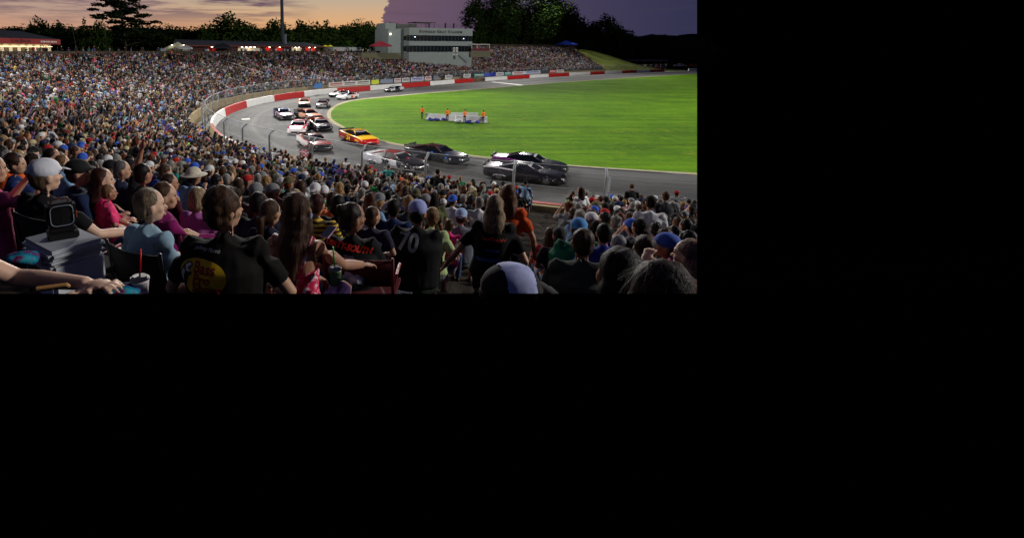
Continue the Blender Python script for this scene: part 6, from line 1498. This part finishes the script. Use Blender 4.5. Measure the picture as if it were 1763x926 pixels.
# ------------------------------------------------------------------ folding chairs
def chair(u, v, d, yaw, w_, h, m, lab, rail):
    o = empty('folding_chair', P(u, v, d), R(yaw), lab, 'folding chair'); mw = Matrix.Translation(o.location) @ Matrix.Rotation(R(yaw), 4, 'Z')
    vv = []; ff = []; n = 8
    for j in range(n + 1):
        x = -w_ / 2 + w_ * j / n; y = -.05 * math.sin(math.pi * j / n) ; vv += [(x, y, 0), (x, y - .06, h), (x, y + .012 - .06, h), (x, y + .012, 0)]
    for j in range(n):
        for q in range(4): ff.append((4 * j + q, 4 * j + (q + 1) % 4, 4 * j + 4 + (q + 1) % 4, 4 * j + 4 + q))
    me = pydata(vv, ff); clip_mesh(me, mw=mw); obj('backrest', me, m, o)
    for s in (-1, 1):
        bm = bmesh.new(); tube(bm, [(s * w_ / 2, .01, -.3), (s * w_ / 2, -.06, h + .02)], .012, n=8); tube(bm, [(s * w_ / 2, 0, .02), (s * w_ / 2, .34, .05)], .014, n=8); me = bm_mesh(bm, 'frame'); clip_mesh(me, mw=mw)
        if len(me.polygons): obj('side_frame', me, rail, o)
    me = bm_mesh(B(((-w_ / 2, .0, -.14), (w_ / 2, .42, -.11))), 'seat'); clip_mesh(me, mw=mw)
    if len(me.polygons): obj('seat', me, m, o, smooth=False)
M_CHB = mat('black_canvas', (13, 13, 15), .9, bump=.2); M_CHR = mat('maroon_canvas', (84, 14, 22), .85, bump=.2, var=.25)
chair(247, 500, 3.15, -30, .50, .30, M_CHB, 'black folding chair under the pale blue tee', M_BLK)
chair(90, 448, 3.55, -26, .60, .34, M_CHB, 'black folding chair with a red rail under the white backwards cap', mat('red_rail', (120, 20, 28), .5))
chair(618, 487, 3.95, -14, .56, .24, M_CHR, 'dark red folding chair under the hair bun', mat('red_rail', (120, 20, 28), .5))
# ------------------------------------------------------------------ small things
o = obj('phone', B(((-.04, -.075, 0), (.04, .075, .009)), bevel=.004), mat('pink_phone', (214, 170, 190), .3), label='pink cased phone held level behind the floral dress', cat='phone', smooth=False); place(o, 566, 400, 3.9, -30); o.rotation_euler.x = .35
o.data.materials.append(mat('phone_screen', (60, 66, 84), .1)); obj('screen', B(((-.034, -.066, .0095), (.034, .066, .0105))), mat('phone_screen', (60, 66, 84), .1), o, smooth=False)
bm = bmesh.new()
for k in range(9): ell(bm, (rng.uniform(-.10, .10), rng.uniform(-.05, .05), rng.uniform(0, .06)), (.05, .04, .035), Matrix.Rotation(rng.random() * 3, 3, 'Y'))
me = remeshed(bm, .008, 1); roughen(me, .01, 30); o = obj('plastic_bag', me, mat('white_plastic_bag', (186, 190, 198), .4, bump=.3), label='crumpled white plastic bag with a green mark on the bench by the red chair', cat='bag'); place(o, 602, 486, 3.9, -20)
bm = bmesh.new(); ell(bm, (-.02, -.075, .045), (.035, .012, .018), None, 14, 8); obj('green_mark', bm, mat('green_mark', (20, 120, 60), .6), o)
o = empty('water_bottle', P(787, 438, 6.8), 0, 'clear water bottle standing on the bench beside the grey tee', 'bottle'); bm = bmesh.new(); tube(bm, [(0, 0, 0), (0, 0, .13), (0, 0, .17), (0, 0, .19)], [.032, .032, .014, .013], n=16); obj('bottle_body', bm, mat('clear_plastic', (150, 160, 172), .15), o); bm = bmesh.new(); tube(bm, [(0, 0, .191), (0, 0, .21)], .015, n=12); obj('cap', bm, M_WPR, o)
# patterned cushion and knees at the bottom left
def cushion_b(t, b, tc):
    n = t.noise(tc.outputs['Object'], 9, 3, .6); t.c(t.ramp(n, [(.38, lin((112, 20, 78))), (.46, lin((30, 90, 130))), (.56, lin((40, 150, 170))), (.64, lin((120, 24, 84)))]), b, 'Base Color')
M_CUS = g_mat('patterned_cloth', cushion_b)
for u, v, d, lab in ((206, 500, 2.3, 'teal and magenta patterned cushion at the bottom beside the foam cup'), (34, 443, 2.6, 'teal and magenta patterned cloth behind the crossed forearms')):
    bm = bmesh.new(); ell(bm, (0, 0, 0), (.075, .06, .03), None, 24, 14); ell(bm, (.04, .02, -.01), (.06, .05, .03), None, 20, 12); me = remeshed(bm, .01, 3); roughen(me, .016, 14); loc = P(u, v, d); clip_mesh(me, mw=Matrix.Translation(loc))
    o = obj('cushion', me, M_CUS, label=lab, cat='cushion'); o.location = loc
o = obj('folded_card', B(((-.05, -.035, 0), (.05, .035, .012)), bevel=.003), mat('card_tan', (176, 130, 76), .7), label='tan folded card in the hand at the bottom left', cat='card', smooth=False); place(o, 92, 497, 1.75, 20); o.rotation_euler.x = -.5
# chequered flag on a stick, held over the wall
o = empty('chequered_flag', P(503, 265, 34.2), 0, 'small magenta and white chequered flag on a stick at the fence', 'flag'); bm = bmesh.new(); tube(bm, [(0, 0, 0), (.45, 0, .12), (.95, 0, .16)], .012, n=6); obj('stick', bm, mat('flag_stick', (150, 130, 100), .7), o)
A = bmesh.new(); Bq = bmesh.new()
for i in range(5):
    for j in range(4):
        b_ = A if (i + j) % 2 else Bq; x0 = .5 + i * .12; z0 = -.12 + j * .11; q = [b_.verts.new((x, .05 * math.sin(x * 7 + z * 3), z - (x - .5) * .12)) for x, z in ((x0, z0), (x0 + .12, z0), (x0 + .12, z0 + .11), (x0, z0 + .11))]; b_.faces.new(q)
f_ = obj('flag_cloth', A, mat('flag_magenta', (200, 20, 80), .8), o); obj('pale_squares', Bq, mat('flag_white', (220, 190, 200), .8), f_)
# ------------------------------------------------------------------ three hundred nearest seats: single figures with their own parts
def build_templates():
    T = []; r = random.Random(77)
    spec = [('lap', 0), ('knee', 0), ('lean', 0), ('cross', 0), ('lap', 1), ('knee', 1), ('cross', 1), ('face', 1), ('bench', 0), ('lap', 0), ('point', 0), ('down', 2), ('hip', 2)]
    for i, (ps, kd) in enumerate(spec):
        fem = kd == 1 or i % 5 == 4
        for sl in ((('short',), ('long',)) if i in (1, 4) else (('short',),)):
            J = joints(ps, stand=kd == 2, lean=r.uniform(0, .1) if ps != 'lean' else .2, fem=fem, turn=r.uniform(-.5, .5), arm=[ps, 'lap'] if ps in ('face', 'point') and kd != 2 else None, heavy=r.choice([1, 1.12, 1.3]))
            sh_ = r.random() < .5
            P_ = figure(J, lod=2, hair='bald', sleeve=sl[0], shorts=sh_); ms = {}
            for nm, bm in P_.items():
                me = remeshed(bm, .021, 2 if nm != 'body' else 1, nm)
                if nm == 'shirt': roughen(me, .012, 12, (1, 1, .6), i)
                ms[nm] = me
            T.append((J, ms, kd == 2, fem, sl[0]))
    HM = {}
    for h in ('short', 'long', 'pony', 'bob', 'bun'):
        J = joints('lap'); J['head'] = V(0, 0, 0); J['neck'] = V(0, -.03, -.16); J['chest'] = V(0, -.03, -.3); P_ = figure(J, lod=2, hair=h)
        me = remeshed(P_['hair'], .014, 1, 'hair'); roughen(me, .010, 30, (1, 1, .4)); strands(me, 700, .04 if h == 'short' else .07, .0011, 5, .25); HM[h] = me
        for k_, b in P_.items():
            if k_ != 'hair': b.free()
    J = joints('lap'); J['head'] = V(0, 0, 0); P_ = figure(J, lod=2, hair='short', hat='front'); HM['under'] = remeshed(P_['hair'], .014, 1, 'hair')
    for h in ('front', 'back'):
        J = joints('lap'); J['head'] = V(0, 0, 0); P_ = figure(J, lod=2, hair='short', hat=h); HM[h] = remeshed(P_['cap'], .012, 1, 'cap')
        for k_, b in P_.items():
            if k_ != 'cap': b.free()
    return T, HM
T_, HM = build_templates()
for J, ms, *_q in T_:
    for me in ms.values(): me.materials.append(M_BLK)
for me in HM.values(): me.materials.append(M_BLK)
LM = [(h[1], h[2], h[3]) for h in HEROES if 0 < h[2] < 1200] + [('fence post by the leading car', 875, 330), ('fence post under the black and blue car', 736, 320), ('fence post by the car numbered 38', 622, 300), ('right hand fence post', 1038, 355), ('foot of the aisle stairs', 905, 375), ('bench ends at the aisle', 805, 445), ('right edge of the stand', 1185, 385), ('last seats before the wall', 1110, 372)]
def near_names(u, v):
    l = sorted((math.hypot(u - a, (v - b) * 1.3), n, a, b) for n, a, b in LM); out = []
    for dd, n, a, b in l[:6]:
        dx, dy = u - a, v - b
        rel = 'left of' if dx < -abs(dy) * .7 else 'right of' if dx > abs(dy) * .7 else 'beyond' if dy < 0 else 'in front of'
        if dd > 70: rel = 'some rows ' + ('beyond' if dy < 0 else 'in front of') if abs(dy) > abs(dx) * .6 else 'well ' + rel
        out.append(f'{rel} the {n}')
    return out
IND = []; rest = []
for s in seats:
    d, x, y, z, q, k, u, v = s
    if y < 4.4 or d < 5.2: continue
    bad = False
    for hx, hy, hu, hv, hd in HERO_XY:
        if math.hypot(hx - x, hy - y) < .50: bad = True; break
        if y < hd - .05 and abs(u - hu) < 30 and -22 < v - hv < 60 + 200 / hd: bad = True; break
    if bad: continue
    al = (V(x, y, 0) - AX0).dot(AN)
    if y < 10.5 and -1.55 < al < 0: continue
    gapn = noise.noise(Vector((x * .16, y * .16, 2.0))) + .5 * noise.noise(Vector((x * .6, y * .6, 5.0)))
    if gapn > .34 and random.Random(int(x * 517 + y * 31)).random() < .55: continue
    if random.Random(int(x * 1000 + y * 77)).random() < (.07 if d < 40 else .16): continue
    (IND if len(IND) < 300 - len(HEROES) else rest).append(s)
def slotmat(o, m): o.material_slots[0].link = 'OBJECT'; o.material_slots[0].material = m
def edge_clip(me, o, u, v, d):          # figures at the photograph's edge end with it
    if u < 1150 and d > 8.5: return me
    m2 = clip_mesh(me.copy(), mw=o.matrix_basis.copy()); return m2 if len(m2.polygons) else None
used = set(); rp = random.Random(91)
for d, x, y, z, q, k, u, v in IND:
    for _try in range(200):
        sh_, hc_, cp_, sk_ = pick(SHIRTS, rp), pick(HAIRS, rp), pick(CAPS, rp), pick(SKINS, rp); hat = rp.random() < .36
        st = rp.random() < .015 and d > 9
        J, ms, _s, fem, slv = rp.choice([t for t in T_ if t[2] == st])
        if fem: hs = rp.choice(['long', 'pony', 'bob', 'bun', 'long'])
        else: hs = 'short'
        nn = near_names(u, v)
        who = ('woman' if fem else 'person')
        head = f'{cp_[0]} cap' if hat else f'{hc_[0]} {dict(short="short hair", long="long hair", pony="ponytail", bob="bobbed hair", bun="hair bun")[hs]}'
        lab = None
        for place_ in nn[:3]:
            l_ = f'{who} in {sh_[0]} {"long sleeved top" if slv == "long" else "tee"} with {head}, {place_}'
            if l_ not in used and len(l_.split()) <= 16: lab = l_; break
        if lab: break
    used.add(lab or ''); a = facing(x, y, q) + rp.gauss(0, .18); sc = rp.uniform(.94, 1.06) * (.78 if rp.random() < .06 else 1)
    o = empty('person', (x + rp.uniform(-.04, .04), y + rp.uniform(-.04, .04), z + (1 - sc) * .45 * (0 if st else 1)), a, lab, 'person', 'spectators seated in the nearest rows'); o.scale = (sc,) * 3
    tr_c = pick(TROU, rp); shc = rp.random()
    for nm, me in ms.items():
        me = edge_clip(me, o, u, v, d); 
        if me is None: continue
        c = bpy.data.objects.new(nm, me); C.objects.link(c); c.parent = o
        slotmat(c, {'body': cmat('skin', sk_, .6), 'shirt': cmat('shirt', sh_, .88, .2), 'trousers': cmat('trousers', tr_c, .88, .2), 'shoe': M_BLK if shc < .6 else M_WPR}.get(nm))
    names = ['under' if hat and hs in ('short', 'bun', 'bob') else hs] + (['front' if rp.random() < .7 else 'back'] if hat else [])
    for h in names:
        hm = HM[h]
        if u > 1170:
            mh = o.matrix_basis @ Matrix.Translation(J['head']) @ Matrix.Rotation(J['turn'], 4, 'Z'); hm = clip_mesh(hm.copy(), mw=mh)
            if not len(hm.polygons): continue
        c = bpy.data.objects.new('cap' if h in ('front', 'back') else 'hair', hm); C.objects.link(c); c.parent = o; c.location = J['head']; c.rotation_euler = (0, 0, J['turn'])
        slotmat(c, cmat('capcloth', cp_) if h in ('front', 'back') else cmat('hair', hc_, .55, .2))
# concourse strollers behind the rim join the mass
cr = random.Random(6)
for q in np.arange(40, q_end, .9):
    p = wp(q, sr + cr.uniform(.8, 5)); u, v = pix((p.x, p.y, 9.0))
    if p.y > 30 and 0 < u < 1000 and cr.random() < (.9 if u < 640 else .6): rest.append((p.length, p.x, p.y, 7.6, q, 99, u, v))
build_crowd(rest)
